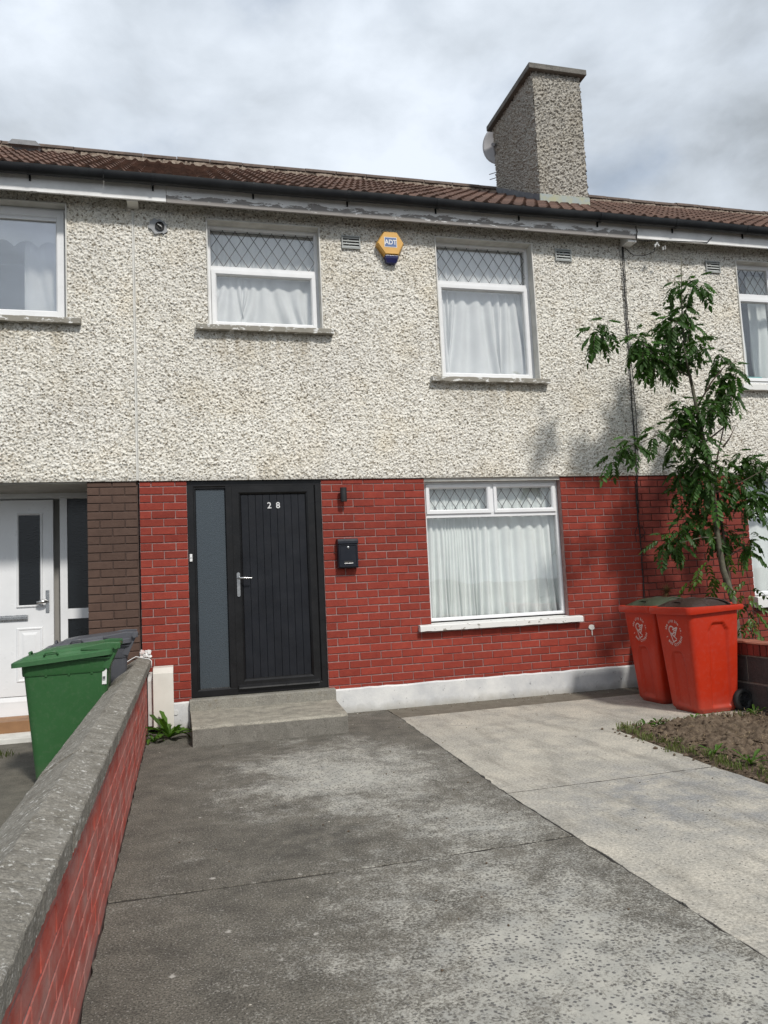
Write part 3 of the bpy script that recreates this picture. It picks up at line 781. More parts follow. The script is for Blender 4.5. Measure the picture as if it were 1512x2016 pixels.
def reveal(house_win, W, ydash=-.041, depth=.10, bead=.013):
    """plastered jambs with a white arris bead"""
    x0, x1, z0, z1 = W
    m = MB()
    m.box(x0 - bead, x0, ydash, depth, z0, z1 + bead); m.box(x1, x1 + bead, ydash, depth, z0, z1 + bead); m.box(x0, x1, ydash, depth, z1, z1 + bead)
    return m.build('reveal', [M_REVEAL, M_BEAD], house_win, bev=.002)
def window_part(house, W, y, name='window'):
    x0, x1, z0, z1 = W
    o = MB().ring(x0, x1, z0, z1, PROF(.042, y)).build(name, M_UPVC)
    return o
def sill(parent, x0, x1, z0, z1, y0, y1, mat, slope=.012):
    n = 26; secs = []
    for k in range(n + 1):
        x = x0 + (x1 - x0) * k / n; e = [random.gauss(0, .0016) for _ in range(4)]
        secs.append([(x, y0 + e[0], z0 + e[1]), (x, y1, z0), (x, y1, z1), (x, y0 + .012 + e[2], z1 - slope + e[3]), (x, y0 + e[0], z1 - slope - .008)])
    mm = MB(); mm.loft(secs); return mm.build('sill', mat, parent)
def curtain(name, x0, x1, z0, z1, y, pitch, amp, mat, label, seed, flare=0.0, cat='curtain', group='curtains behind the windows'):
    r = random.Random(seed); nx, nz = int((x1 - x0) / .008), 22
    # irregular folds: accumulated phase with changing pitch
    ph = [0.0]
    for i in range(nx): ph.append(ph[-1] + 2 * math.pi * .008 / (pitch * (1 + .45 * math.sin(i * .043 + seed) + .3 * math.sin(i * .017 + 2 * seed))))
    P = np.zeros((nz + 1, nx + 1, 3))
    for j in range(nz + 1):
        v = j / nz
        for i in range(nx + 1):
            x = x0 + (x1 - x0) * i / nx; u = i / nx
            sh = 1.0 - v
            xx = x + flare * sh * sh * (math.sin(ph[i] * .23 + seed) * .6 + (u - .5)) * .25
            f = math.sin(ph[i] + .5 * sh * math.sin(i * .05 + seed))
            fold = amp * (.22 + .85 * sh) * (f if f > 0 else f * .6) + .004 * math.sin(7 * sh + i * .4)
            P[j, i] = (min(max(xx, x0), x1), y + fold, z0 + (z1 - z0) * v + (.004 * math.sin(ph[i]) if j == 0 else 0))
    o = place(name, grid_mesh(name, P, mat, smooth=True)); tag(o, label, cat, group); return o

# upper windows of the middle house
def upper_window(house, W, yg, ztran, frame_y=.085, lead_top=True, glass=M_GLASSU, pitch=.128, slope=1.52, sash=True):
    x0, x1, z0, z1 = W
    o = MB()
    o.ring(x0, x1, z0, z1, PROF(.034, frame_y))
    o.box(x0 + .03, x1 - .03, frame_y + .004, frame_y + .052, ztran - .022, ztran + .026)
    win = o.build('window', M_UPVC, bev=.0)
    s = MB(); s.ring(x0 + .040, x1 - .040, z0 + .038, ztran - .026, [(-.008, frame_y + .05), (-.008, frame_y - .012), (.030, frame_y - .012), (.042, frame_y), (.046, frame_y + .012), (.046, frame_y + .05)])
    s.build('sash', M_UPVC, win)
    sheet(x0 + .078, x1 - .078, z0 + .076, ztran - .064, frame_y + .022, glass, 'pane', win)
    sheet(x0 + .032, x1 - .032, ztran + .024, z1 - .032, frame_y + .022, glass, 'pane', win)
    leading(x0 + .034, x1 - .034, ztran + .026, z1 - .034, frame_y + .022, pitch, slope, 'leading', win)
    reveal(win, W)
    under(win, house)
    room(house, *W)
    return win
w1 = upper_window(mid_house, WL, .1, 4.618)
sill(w1, .575, 1.975, 3.905, 3.972, -.105, .10, M_SILLU)
w2 = upper_window(mid_house, WR, .1, 4.602)
sill(w2, 3.035, 4.425, 3.428, 3.492, -.105, .10, M_SILLU)
curtain('net_curtain', .72, 1.86, 4.02, 4.60, .175, .11, .036, M_NET, 'white net curtain behind lower pane of the small upstairs window beside the alarm box', 3, .9)
curtain('net_curtain', .72, 1.86, 4.61, 5.06, .20, .07, .014, M_NET, 'gathered white net behind the leaded pane of the small upstairs window', 9, 0)
curtain('net_curtain', 3.19, 4.32, 3.52, 5.05, .185, .13, .042, M_NET, 'long white net curtain in the tall upstairs window right of the alarm box', 5, .8)

# neighbours' upper windows
wl = MB().ring(*WLL, PROF(.05, .085)).build('window', M_UPVC)
MB().ring(WLL[0] + .03, WLL[1] - .032, WLL[2] + .03, WLL[3] - .035, [(-.006, .13), (-.006, .062), (.055, .062), (.068, .074), (.072, .09), (.072, .13)]).build('sash', M_UPVC, wl)
sheet(WLL[0] + .10, WLL[1] - .10, WLL[2] + .095, WLL[3] - .10, .088, M_GLASSL, 'pane', wl)
MB().box(WLL[0] + .08, WLL[1] - .085, .066, .10, WLL[3] - .135, WLL[3] - .105).build('trickle_vent', M_UPVC, wl, bev=.004)
reveal(wl, WLL); sill(wl, -1.95, -.508, 3.915, 3.985, -.095, .10, M_SILLU)
under(wl, left_house); room(left_house, *WLL)
curtain('net_curtain', -1.08, -.68, 4.05, 5.02, .34, .16, .03, M_NET, 'white curtain drawn to the right edge of the far left upstairs window', 12, .9)
# scalloped blind
m = MB(); n = 60; xs_ = [-1.76 + (1.08) * k / n for k in range(n + 1)]
secs = [[(x, .262, 5.10), (x, .266, 5.10), (x, .266, 4.79 + .075 * abs(math.sin(math.pi * (x + .06) / .22)) ** .7), (x, .262, 4.79 + .075 * abs(math.sin(math.pi * (x + .06) / .22)) ** .7)] for x in xs_]
m.loft(secs)
tag(m.build('window_blind', M_NET), 'white blind with scalloped lower edge in the far left upstairs window', 'blind')

x0, x1, z0, z1 = WRR
o = MB(); o.ring(x0, x1, z0, z1, PROF(.06, .06)); o.box(x0 + .05, x1 - .05, .064, .112, 4.595, 4.67); o.box(7.62, 7.70, .064, .112, z0 + .05, z1 - .05)
wr = o.build('window', M_UPVC)
MB().ring(x0 + .055, 7.628, z0 + .06, 4.60, [(-.004, .10), (-.004, .045), (.028, .045), (.036, .055), (.04, .07), (.04, .10)]).build('sash', M_UPVC, wr)
sheet(x0 + .09, 7.60, z0 + .09, 4.57, .075, M_GLASSU, 'pane', wr); sheet(x0 + .055, 7.622, 4.668, z1 - .055, .085, M_GLASSU, 'pane', wr); sheet(7.698, x1 - .055, z0 + .055, z1 - .055, .085, M_GLASSU, 'pane', wr)
leading(x0 + .056, 7.62, 4.67, z1 - .056, .085, .115, 1.5, 'leading', wr)
reveal(wr, WRR); sill(wr, 6.985, 8.45, 3.405, 3.49, -.105, .10, M_SILLN); under(wr, right_house); room(right_house, *WRR)
curtain('lined_curtain', 7.10, 7.40, 3.53, 5.02, .30, .13, .03, M_LINED, 'pale blue curtain at the left edge of the far right upstairs window', 15, .5)
curtain('lined_curtain', 7.52, 8.2, 3.53, 5.02, .32, .15, .03, M_LINED, 'pale blue curtain filling the right part of the far right upstairs window', 16, .5)
m = MB(); m.loft([rrect(0, 0, .11, .05, .045, 0), rrect(0, 0, .135, .06, .055, .04), rrect(0, 0, .14, .062, .058, .06), rrect(0, 0, .12, .05, .045, .055)])
tag(m.build('plastic_bowl', pm('teal_plastic', (.10, .42, .40)), smooth=True, loc=(7.34, .17, 3.565)), 'teal plastic bowl on the inner ledge of the far right upstairs window', 'bowl')

# ground window, middle house
x0, x1, z0, z1 = WG
zt, xm = 1.985, 3.715
o = MB(); Fy = .085
o.ring(x0 + .006, x1 - .004, z0 + .02, z1 - .035, PROF(.034, Fy))
o.box(x0 + .035, x1 - .035, Fy + .004, Fy + .052, zt - .024, zt + .02); o.box(xm - .022, xm + .022, Fy + .003, Fy + .051, zt + .02, z1 - .065)
wg = o.build('window', M_UPVC)
for a, b in ((x0 + .036, xm - .018), (xm + .018, x1 - .034)):
    MB().ring(a, b, zt + .018, z1 - .064, [(0, Fy + .05), (0, Fy - .014), (.030, Fy - .014), (.042, Fy - .002), (.046, Fy + .01), (.046, Fy + .05)]).build('sash', M_UPVC, wg)
    sheet(a + .04, b - .04, zt + .058, z1 - .104, Fy + .02, M_GLASS, 'pane', wg)
    leading(a + .046, b - .046, zt + .064, z1 - .110, Fy + .02, .118, 1.55, 'leading', wg)
sheet(x0 + .036, x1 - .034, z0 + .05, zt - .022, Fy + .024, M_GLASS, 'pane', wg)
MB().box(x0, x1, .012, .24, z1 - .034, z1 + .011).build('lintel', M_REVEAL, wg)
sill(wg, 2.765, 4.642, .765, .84, -.075, .12, M_SILLG, .016)
under(wg, mid_house); room(mid_house, x0, x1, z0, z1)
curtain('net_curtain', x0 - .05, x1 + .02, z0 + .04, z1 - .05, .20, .10, .040, M_LINED, 'full width white pleated curtain in the ground floor front window', 21, .15)

# ground window, right house
x0, x1, z0, z1 = WRG
o = MB(); o.ring(x0, x1, z0, z1 - .03, PROF(.05, .05)); o.box(x0 + .045, x1 - .045, .054, .102, 1.955, 2.03); o.box(7.72, 7.78, .053, .101, z0 + .05, 1.955)
wgr = o.build('window', M_UPVC)
sheet(x0 + .045, x1 - .045, 2.025, z1 - .075, .075, M_GLASS, 'pane', wgr); sheet(x0 + .045, 7.722, z0 + .045, 1.958, .075, M_GLASS, 'pane', wgr); sheet(7.778, x1 - .045, z0 + .045, 1.958, .075, M_GLASS, 'pane', wgr)
MB().box(x0, x1, .012, .24, z1 - .029, z1 + .011).build('lintel', M_REVEAL, wgr)
sill(wgr, 6.93, 8.6, .79, .925, -.08, .10, M_SILLN); under(wgr, right_house); room(right_house, *WRG)
curtain('lined_curtain', 6.98, 8.5, .98, 2.3, .24, .30, .03, M_LINED, 'pale grey curtain in the ground window behind the tree', 24, .4)

# ------------------------------------------------------------------ black front door
D0, D1, DZ0, DZ1 = .447, 1.790, .268, DB + .004
fy = .022
fr = MB(); fr.ring(D0, D1, DZ0, DZ1, [(0, fy + .10), (0, fy), (.058, fy), (.072, fy + .012), (.078, fy + .03), (.078, fy + .10)])
fr.box(.822, .886, fy + .002, fy + .09, DZ0 + .06, DZ1 - .06)
door_frame = fr.build('door_frame', M_BLACK, bev=.0)
under(door_frame, mid_house)
bead = MB(); bead.ring(D0 + .066, .832, DZ0 + .05, DZ1 - .07, [(0, fy + .05), (0, fy + .008), (.010, fy + .008), (.020, fy + .026), (.020, fy + .05)])
sl_ = bead.build('sidelight', M_BLACK); under(sl_, mid_house)
sheet(D0 + .08, .818, DZ0 + .06, DZ1 - .085, fy + .03, M_OBSC, 'pane', sl_)
lf = MB(); ly = fy - .004
lf.ring(.884, 1.716, DZ0 + .055, DZ1 - .060, [(0, ly + .07), (0, ly), (.066, ly), (.082, ly + .014), (.092, ly + .030), (.092, ly + .07)])
leaf = lf.build('front_door', M_BLACK); under(leaf, mid_house)
px0, px1, pz0, pz1 = .974, 1.626, DZ0 + .145, DZ1 - .150
npl = 9; pw = (px1 - px0) / npl
for k in range(npl):
    a = px0 + k * pw
    pk = MB(); pk.loft([[(a + .0008, ly + .05, z), (a + pw - .0008, ly + .05, z), (a + pw - .0008, ly + .0285, z), (a + pw - .0026, ly + .026 + random.uniform(0, .0006), z), (a + .0026, ly + .026, z), (a + .0008, ly + .0285, z)] for z in (pz0, pz1)])
    pk.build('plank', M_BLACKP, leaf)
MB().box(px0 - .02, px1 + .02, ly + .05, ly + .06, pz0 - .02, pz1 + .02).build('door_core', M_BLACKM, leaf)
wb = MB(); wb.loft([[(x, ly - .0005, .36), (x, ly - .030, .335), (x, ly - .034, .322), (x, ly - .0005, .318)] for x in (.90, 1.70)])
wb.build('weather_bar', M_BLACK, leaf)
hd = MB(); hd.loft([rrect(.925, 0, .015, .005, .0045, 0, 3)], cap0=False, cap1=False)
hd = MB(); n = 10
pl = [(.925 + .0155 * math.cos(math.pi * k / n), 1.445 + .0155 * math.sin(math.pi * k / n)) for k in range(n + 1)] + [(.925 - .0155 * math.cos(math.pi * k / n), 1.235 - .0155 * math.sin(math.pi * k / n)) for k in range(n + 1)]
hd.prism(pl, ly - .010, ly - .0005)
hd.tube([(.925, ly - .005, 1.405), (.925, ly - .045, 1.405), (.94, ly - .052, 1.404), (1.0, ly - .055, 1.402), (1.055, ly - .050, 1.398)], [.010, .010, .0105, .0095, .008], 10)
hd.tube([(.925, ly - .016, 1.29), (.925, ly - .004, 1.29)], .009, 10)
auto_smooth(hd.build('door_handle', M_STEEL, leaf))
for ch, x in (('2', 1.258), ('8', 1.346)):
    vs, fs = text_mesh(ch, .088, .003, .0012)
    dm = MB(); dm.add([(v.x + x, ly + .022 - v.z, v.y + 2.125) for v in vs], fs)
    dm.build('house_number', M_CHROME, leaf)
# white door of the left house, set back in the porch
yd = .70
dl = MB(); dl.ring(-1.78, -.475, .12, 2.372, [(0, yd + .08), (0, yd), (.045, yd), (.055, yd + .012), (.06, yd + .03), (.06, yd + .08)])
dl.box(-.822, -.752, yd + .002, yd + .06, .17, 2.32); dl.box(-.752, -.53, yd + .003, yd + .06, 1.075, 1.178)
dframe = under(dl.build('door_frame', M_UPVC), left_house)
sheet(-.755, -.53, 1.175, 2.315, yd + .025, M_OBSCD, 'pane', dframe); sheet(-.755, -.53, .17, 1.08, yd + .025, M_OBSCD, 'pane', dframe)
ld = MB(); ld.box(-1.74, -.885, yd - .004, yd + .05, .335, 2.303)
wleaf = under(ld.build('front_door', M_UPVC, bev=.004), left_house)
for a, b in ((-1.62, -1.40), (-1.235, -.985)):
    MB().ring(a, b, 1.21, 2.17, [(0, yd - .003), (.006, yd - .016), (.016, yd - .018), (.024, yd - .008)]).build('moulding', M_UPVC, wleaf)
    sheet(a + .026, b - .026, 1.236, 2.144, yd - .0085, M_OBSCD, 'pane', wleaf)
    pz = MB(); pz.ring(a, b, .47, 1.01, [(0, yd - .003), (.008, yd - .012), (.018, yd - .012), (.028, yd - .006), (.050, yd - .006), (.075, yd - .013)], closed=False)
    pz.box(a + .075, b - .075, yd - .013, yd - .005, .545, .935); pz.build('panel', M_UPVC, wleaf)
lb = MB(); lb.box(-1.44, -1.125, yd - .022, yd - .005, 1.085, 1.140); lb.box(-1.43, -1.135, yd - .030, yd - .0215, 1.093, 1.127); lb.build('letter_plate', M_STEEL, wleaf, bev=.004)
kn = MB(); kn.box(-.958, -.925, yd - .016, yd - .005, 1.155, 1.375)
kn.tube([(-.942, yd - .01, 1.265), (-.942, yd - .05, 1.265), (-.96, yd - .06, 1.264), (-1.0, yd - .062, 1.262), (-1.035, yd - .058, 1.258)], [.011, .012, .017, .021, .012], 10)
auto_smooth(kn.build('door_handle', M_STEEL, wleaf))
th = MB(); th.loft([[(x, yd - .03, .135), (x, yd + .02, .135), (x, yd + .02, .33), (x, yd - .006, .33), (x, yd - .02, .285), (x, yd - .02, .27)] for x in (-1.75, -.55)]); hp(th, 'threshold', M_UPVC, left_house)
hp(MB().box(-1.75, -.478, .30, .66, .012, .150), 'sill_board', M_TIMBER, left_house, bev=.004)
hp(MB().box(-1.75, -.478, -.03, .298, -.02, .045), 'porch_step', M_REVEAL, left_house, bev=.006)
hp(MB().box(-1.75, -.478, .012, .95, DB - .012, DB + .011), 'porch_soffit', M_SOFFIT, left_house)
hp(MB().box(-1.75, -.478, .80, .95, 0, DB - .013), 'hall_wall', M_DARKROOM, left_house)

# ------------------------------------------------------------------ roofs
EY, EZ, RY, RZ = -.25, 5.385, 3.0, 7.345
TH = math.atan2(RZ - EZ, RY - EY); SL = math.hypot(RZ - EZ, RY - EY); GA = .345
def roof_z(y): return EZ + (y - EY) * math.tan(TH)
tm = []
for v in range(4):
    m = MB(); n = 20; W_ = .300
    def prof(u):      # two rolls on each tile
        h = 0
        for c in (.055, .205):
            dd = abs(u - c) / .040
            if dd < 1: h = max(h, .027 * math.cos(dd * math.pi / 2) ** 1.2)
        return h
    us = [W_ * k / n for k in range(n + 1)]; e = [random.uniform(-.002, .002) for _ in range(3)]
    top0 = [(u, e[0], prof(u) + .020) for u in us]; top1 = [(u, .43, prof(u) + .018) for u in us]; bot0 = [(u, e[0] + .004, prof(u) - .002) for u in us]
    m.loft([bot0, top0, top1], closed=False, cap0=False, cap1=False)
    tm.append(m.mesh('roof_tile', M_TILE, fix=False))
def make_roof(house, x0, x1):
    d = MB(); d.add([(x0, EY + .02, EZ - .035), (x1, EY + .02, EZ - .035), (x1, RY, RZ - .035), (x0, RY, RZ - .035), (x1, 2 * RY - EY, EZ), (x0, 2 * RY - EY, EZ)], [(0, 1, 2, 3), (3, 2, 4, 5)])
    for k, v in enumerate(d.v): d.v[k] = (v[0] - HX[house], v[1], v[2])
    deck = d.build('roof', M_DECK, house)
    nrow = int(SL / GA)
    ntile = round((x1 - x0) / .30); wt = (x1 - x0) / ntile
    for r in range(nrow + 1):
        s = r * GA
        if SL - s < .12: continue
        for c in range(ntile):
            sc = min(1, (SL - s + .02) / .43)
            place('roof_tile', random.choice(tm), deck, (x0 + c * wt - HX[house], EY + s * math.cos(TH) + random.uniform(-.003, .003), EZ + s * math.sin(TH) + random.uniform(-.002, .003)),
                  (TH - .055 + random.uniform(-.003, .003), random.uniform(-.006, .006), 0), (wt / .30, sc, 1))
    # ridge: half-round caps bedded in mortar
    nr = round((x1 - x0) / .45); wr_ = (x1 - x0) / nr
    for c in range(nr):
        m = MB(); secs = []
        for xx in (0.004, wr_ - .004):
            secs.append([(xx, .125 * math.cos(math.pi * k / 8), .085 * math.sin(math.pi * k / 8)) for k in range(9)])
        m.loft(secs, closed=False, cap0=False, cap1=False)
        m.build('ridge_tile', M_RIDGE, deck, loc=(x0 + c * wr_ - HX[house], RY, RZ + .012 + random.uniform(-.006, .006)))
    m = MB(); secs = []; n = int((x1 - x0) / .03)
    for k in range(n + 1):
        xx = x0 + (x1 - x0) * k / n - HX[house]; j = .02 * math.sin(k * .42) + random.gauss(0, .016)
        secs.append([(xx, RY - .135 + j, RZ - .082 + j * .5), (xx, RY - .10, RZ + .03), (xx, RY, RZ - .05)])
    m.loft(secs); m.build('ridge_mortar', M_RIDGEM, deck)
    return deck
make_roof(mid_house, PARTY_L, PARTY_R)
make_roof(left_house, -3.612, PARTY_L)
make_roof(right_house, PARTY_R, 11.2)
# rooftop vent on the left house
m = MB(); s_, c_ = math.sin(TH), math.cos(TH)
def rp(x, s, h): return (x, EY + s * c_ - h * s_, EZ + s * s_ + h * c_)
m.loft([[rp(-1.62, 3.28, .0), rp(-1.30, 3.28, .0), rp(-1.30, 3.28, .10), rp(-1.38, 3.28, .135), rp(-1.54, 3.28, .135), rp(-1.62, 3.28, .10)],
        [rp(-1.62, 3.62, .0), rp(-1.30, 3.62, .0), rp(-1.30, 3.62, .05), rp(-1.38, 3.62, .06), rp(-1.54, 3.62, .06), rp(-1.62, 3.62, .05)]])
m.add([rp(-1.66, 3.22, .095), rp(-1.26, 3.22, .095), rp(-1.26, 3.66, .055), rp(-1.66, 3.66, .055), rp(-1.60, 3.24, .15), rp(-1.32, 3.24, .15), rp(-1.32, 3.64, .08), rp(-1.60, 3.64, .08)],
      [(0, 1, 5, 4), (1, 2, 6, 5), (2, 3, 7, 6), (3, 0, 4, 7), (4, 5, 6, 7), (0, 3, 2, 1)])
hp(m, 'roof_vent', M_GREY, left_house)

# fascia, gutter, party brackets
hp(MB().box(-5.3, .314, -.212, -.188, 5.147, 5.345), 'fascia', M_FASCIAW, left_house, bev=.002)
hp(MB().box(.318, 5.602, -.210, -.186, 5.142, 5.345), 'fascia', M_PEEL, mid_house, bev=.002)
hp(MB().box(5.606, 11.0, -.213, -.189, 5.150, 5.345), 'fascia', M_FASCIAW, right_house, bev=.002)
def gutter(house, x0, x1, r, mat):
    m = MB(); n = 12; cy, cz = -.287, 5.356
    q = 1.45
    prof = [(cy - r * math.cos(math.pi * k / n), cz - q * r * math.sin(math.pi * k / n)) for k in range(n + 1)]
    prof += [(cy + (r - .005) * math.cos(math.pi * k / n), cz - (q * r - .005) * math.sin(math.pi * k / n)) for k in range(n + 1)]
    N = int((x1 - x0) / .5) + 1
    m.loft([[(x0 + (x1 - x0) * i / N, y, z + .004 * math.sin(i * 1.3)) for y, z in prof] for i in range(N + 1)])
    o = hp(m, 'gutter', mat, house); auto_smooth(o, 50)
    x = x0 + .45
    while x < x1:
        b = MB(); pr = [(cy - (r + .005) * math.cos(math.pi * k / n), cz - (q * r + .005) * math.sin(math.pi * k / n)) for k in range(n + 1)] + [(cy + (r + .0005) * math.cos(math.pi * k / n), cz - (q * r + .0005) * math.sin(math.pi * k / n)) for k in range(n + 1)]
        b.loft([[(xx, y, z) for y, z in pr] for xx in (x - .014, x + .014)]); b.box(x - .008, x + .008, -.226, -.2135, 5.245, 5.30)
        b.build('gutter_clip', M_GUTTER, o); x += .98
    return o
gutter(left_house, -5.3, -.262, .056, M_GUTTER); gutter(mid_house, -.26, PARTY_R + .15, .058, M_GUTTER); gutter(right_house, PARTY_R + .152, 11.0, .056, M_GUTTER)
hp(MB().box(-.060, .046, -.188, -.012, 5.137, 5.34), 'eave_bracket', M_REVEAL, mid_house, bev=.003)
hp(MB().box(5.50, 5.61, -.186, -.012, 5.115, 5.34), 'eave_bracket', M_FASCIAW, mid_house, bev=.003)

# air bricks
def air_vent(house, x, z):
    m = MB(); m.ring(x - .102, x + .102, z - .072, z + .072, [(0, -.03), (0, -.048), (.012, -.050), (.014, -.03)])
    o = hp(m, 'air_vent', M_VENT, house)
    MB().box(x - .095, x + .095, -.032, -.02, z - .064, z + .064).build('vent_back', M_VENTD, o)
    for k in range(4):
        zz = z - .048 + k * .032
        s = MB(); s.loft([[(xx, -.047, zz - .008), (xx, -.034, zz + .012), (xx, -.031, zz + .012), (xx, -.044, zz - .010)] for xx in (x - .09, x + .09)]); s.build('slat', M_VENT, o)
air_vent(mid_house, 2.215, 4.94); air_vent(mid_house, 4.73, 4.962); air_vent(right_house, 6.75, 4.945)
# patched pipe outlet
m = MB(); n = 22
pts = [(.232 + (.085 + random.uniform(-.018, .02)) * math.cos(2 * math.pi * k / n), 4.965 + (.080 + random.uniform(-.02, .02)) * math.sin(2 * math.pi * k / n)) for k in range(n)]
m.prism(pts, -.046, -.02); patch = hp(m, 'cement_patch', M_GREY, mid_house)
m = MB(); m.loft([[(.245 + r * math.cos(2 * math.pi * k / 18), y, 4.965 + r * math.sin(2 * math.pi * k / 18)) for k in range(18)] for r, y in ((.046, -.044), (.046, -.062), (.040, -.062), (.040, -.048))], cap0=False)
m.build('pipe_end', M_VENTD, patch)
m = MB(); m.tube([(.225, -.055, 4.985), (.25, -.064, 4.965), (.262, -.063, 4.95), (.252, -.064, 4.972)], .005, 6); m.build('cable_end', M_CABLEW, patch)
# filled hole with a drip below, beside the ground sill
m = MB(); n = 16
m.prism([(4.772 + (.036 + random.uniform(-.008, .008)) * math.cos(2 * math.pi * k / n), .690 + (.030 + random.uniform(-.006, .006)) * math.sin(2 * math.pi * k / n)) for k in range(n)], -.012, .006)
m.box(4.770, 4.782, -.006, .004, .60, .668); hp(m, 'filled_hole', M_REVEAL, mid_house, bev=.002)

# ------------------------------------------------------------------ chimney
CX0, CX1, CY0, CY1, CZ1 = 5.10, 5.785, 1.10, 2.42, 8.045
def cface(pfun, nu, nv, keepf=None):
    h = np.clip(.85 * smooth_field(nu, nv, .62) + .5 * smooth_field(nu, nv, 1.2), -1.6, 2.2) * .0095
    P = np.zeros((nv, nu, 3))
    for j in range(nv):
        for i in range(nu): P[j, i] = pfun(i / (nu - 1), j / (nv - 1), h[j, i])
    return P
cz0f = roof_z(CY0) + .11; cz0b = roof_z(CY1) + .11
core = MB(); core.add([(CX0, CY0, cz0f - .3), (CX1, CY0, cz0f - .3), (CX1, CY1, cz0f - .3), (CX0, CY1, cz0f - .3), (CX0, CY0, CZ1), (CX1, CY0, CZ1), (CX1, CY1, CZ1), (CX0, CY1, CZ1)],
                      [(0, 3, 2, 1), (4, 5, 6, 7), (0, 1, 5, 4), (1, 2, 6, 5), (2, 3, 7, 6), (3, 0, 4, 7)])
chim = hp(core, 'chimney', M_DASHCH, mid_house)
for nm, fn, nu, nv in (('chimney_render', lambda u, v, h: (CX0 - .012 + (CX1 - CX0 + .024) * u, CY0 - .012 - h, cz0f + (CZ1 - cz0f) * v), 92, 225),
                       ('chimney_render', lambda u, v, h: (CX0 - .012 - h, CY1 + .012 - (CY1 - CY0 + .024) * u, (cz0b + (cz0f - cz0b) * u) + (CZ1 - (cz0b + (cz0f - cz0b) * u)) * v), 165, 200),
                       ('chimney_render', lambda u, v, h: (CX1 + .012 + h, CY0 - .012 + (CY1 - CY0 + .024) * u, (cz0f + (cz0b - cz0f) * u) + (CZ1 - (cz0f + (cz0b - cz0f) * u)) * v), 90, 120)):
    place(nm, grid_mesh(nm, cface(fn, nu, nv), M_DASHCH), chim)
cap = MB(); cap.box(CX0 - .085, CX1 + .085, CY0 - .085, CY1 + .09, CZ1 + .002, CZ1 + .078); cap.build('chimney_cap', M_CAP, chim, bev=.008)
f1 = MB(); f1.box(CX0 - .024, CX1 + .024, CY0 - .030, CY0 - .003, roof_z(CY0) - .04, cz0f + .012); f1.build('flashing', M_FLASH2, chim, bev=.003)
f2 = MB()
for k in range(5):
    ya, yb = CY0 - .003 + (CY1 - CY0) * k / 5, CY0 - .003 + (CY1 - CY0) * (k + 1) / 5
    f2.add([(CX0 - .022 - .001 * k, ya, roof_z(ya) - .05), (CX0 - .022 - .001 * k, yb, roof_z(yb) - .05), (CX0 - .022 - .001 * k, yb, roof_z(yb) + .125), (CX0 - .022 - .001 * k, ya, roof_z(ya) + .125)], [(0, 1, 2, 3)])
f2.build('flashing', M_FLASH, chim, fix=False)

# ------------------------------------------------------------------ satellite dish
dish = tag(empty('satellite_dish', (5.285, 2.62, 7.92)), 'pale grey satellite dish peeking out behind the chimney', 'satellite dish')
dish.rotation_euler = (math.radians(8), 0, math.radians(-38))
m = MB(); secs = []
for j in range(9):
    r = j / 8; secs.append([(.27 * r * math.cos(2 * math.pi * k / 32), -.06 * r * r, .30 * r * math.sin(2 * math.pi * k / 32)) for k in range(32)])
for j in range(8, -1, -1):
    r = j / 8; secs.append([(.27 * r * math.cos(2 * math.pi * k / 32), -.06 * r * r + .008, .30 * r * math.sin(2 * math.pi * k / 32)) for k in range(32)])
secs[0] = [(.002 * math.cos(2 * math.pi * k / 32), 0, .002 * math.sin(2 * math.pi * k / 32)) for k in range(32)]; secs[-1] = [(p[0], .008, p[2]) for p in secs[0]]
m.loft(secs); m.build('reflector', M_DISH, dish, smooth=True)
m = MB(); m.tube([(0, .01, -.05), (0, .12, -.05), (.1, .16, -.2)], .018, 8); m.build('mount', M_GREY, dish)
m = MB(); m.tube([(0, -.07, -.30), (-.02, -.36, -.26), (-.02, -.42, -.14)], .012, 6); m.tube([(-.02, -.44, -.14), (-.02, -.36, -.12)], .028, 10); m.build('feed_arm', M_GREY, dish)
for zz in (-.37, -.45):
    m = MB(); m.tube([(-.22, 0, zz - .02), (.15, .05, zz + .02)], .006, 6); m.build('mount_rod', M_GREY, dish)

# ------------------------------------------------------------------ things fixed to the wall
# alarm box
al = tag(empty('alarm_box', (2.635, -.03, 4.925)), 'yellow hexagonal alarm box with blue strobe between the upstairs windows', 'alarm box')
hexo = [(-.155, -.002), (-.068, .140), (.080, .140), (.158, .010), (.090, -.128), (-.066, -.130)]
m = MB(); m.loft([[(x * .985, .0, z * .985) for x, z in hexo], [(x, -.055, z) for x, z in hexo], [(x * .90, -.088, z * .90) for x, z in hexo]]); m.build('case', M_YELLOW, al, bev=.003)
for k in range(7):
    a = .14 + k * .115; x = -.155 + (.089) * a; z = -.002 - .128 * a
    m = MB(); m.add([(x - .004, -.010, z), (x - .004, -.050, z), (x + .001, -.050, z - .0085), (x + .001, -.010, z - .0085)], [(0, 1, 2, 3)]); m.build('louvre', M_YELLOWD, al, fix=False)
m = MB(); m.loft([[(-.064, 0, -.1295), (.086, 0, -.1295), (.086, -.078, -.1295), (-.064, -.078, -.1295)], [(-.058, -.004, -.160), (.080, -.004, -.160), (.080, -.074, -.160), (-.058, -.074, -.160)], [(-.044, -.006, -.205), (.066, -.006, -.205), (.066, -.056, -.205), (-.044, -.056, -.205)]])
m.build('strobe', M_BLUE, al, bev=.004)
m = MB(); m.box(-.070, .070, -.0895, -.0885, -.046, .066); m.build('plate_border', M_WHITEP, al)
m = MB(); m.box(-.064, .064, -.0905, -.0897, -.040, .060); m.build('plate', M_BLUEP, al)
vs, fs = text_mesh('ADT', .074, .0004, .0016)
m = MB(); m.add([(v.x * .88, -.0914 - v.z, v.y + .008) for v in vs], fs); m.build('lettering', M_WHITEP, al)
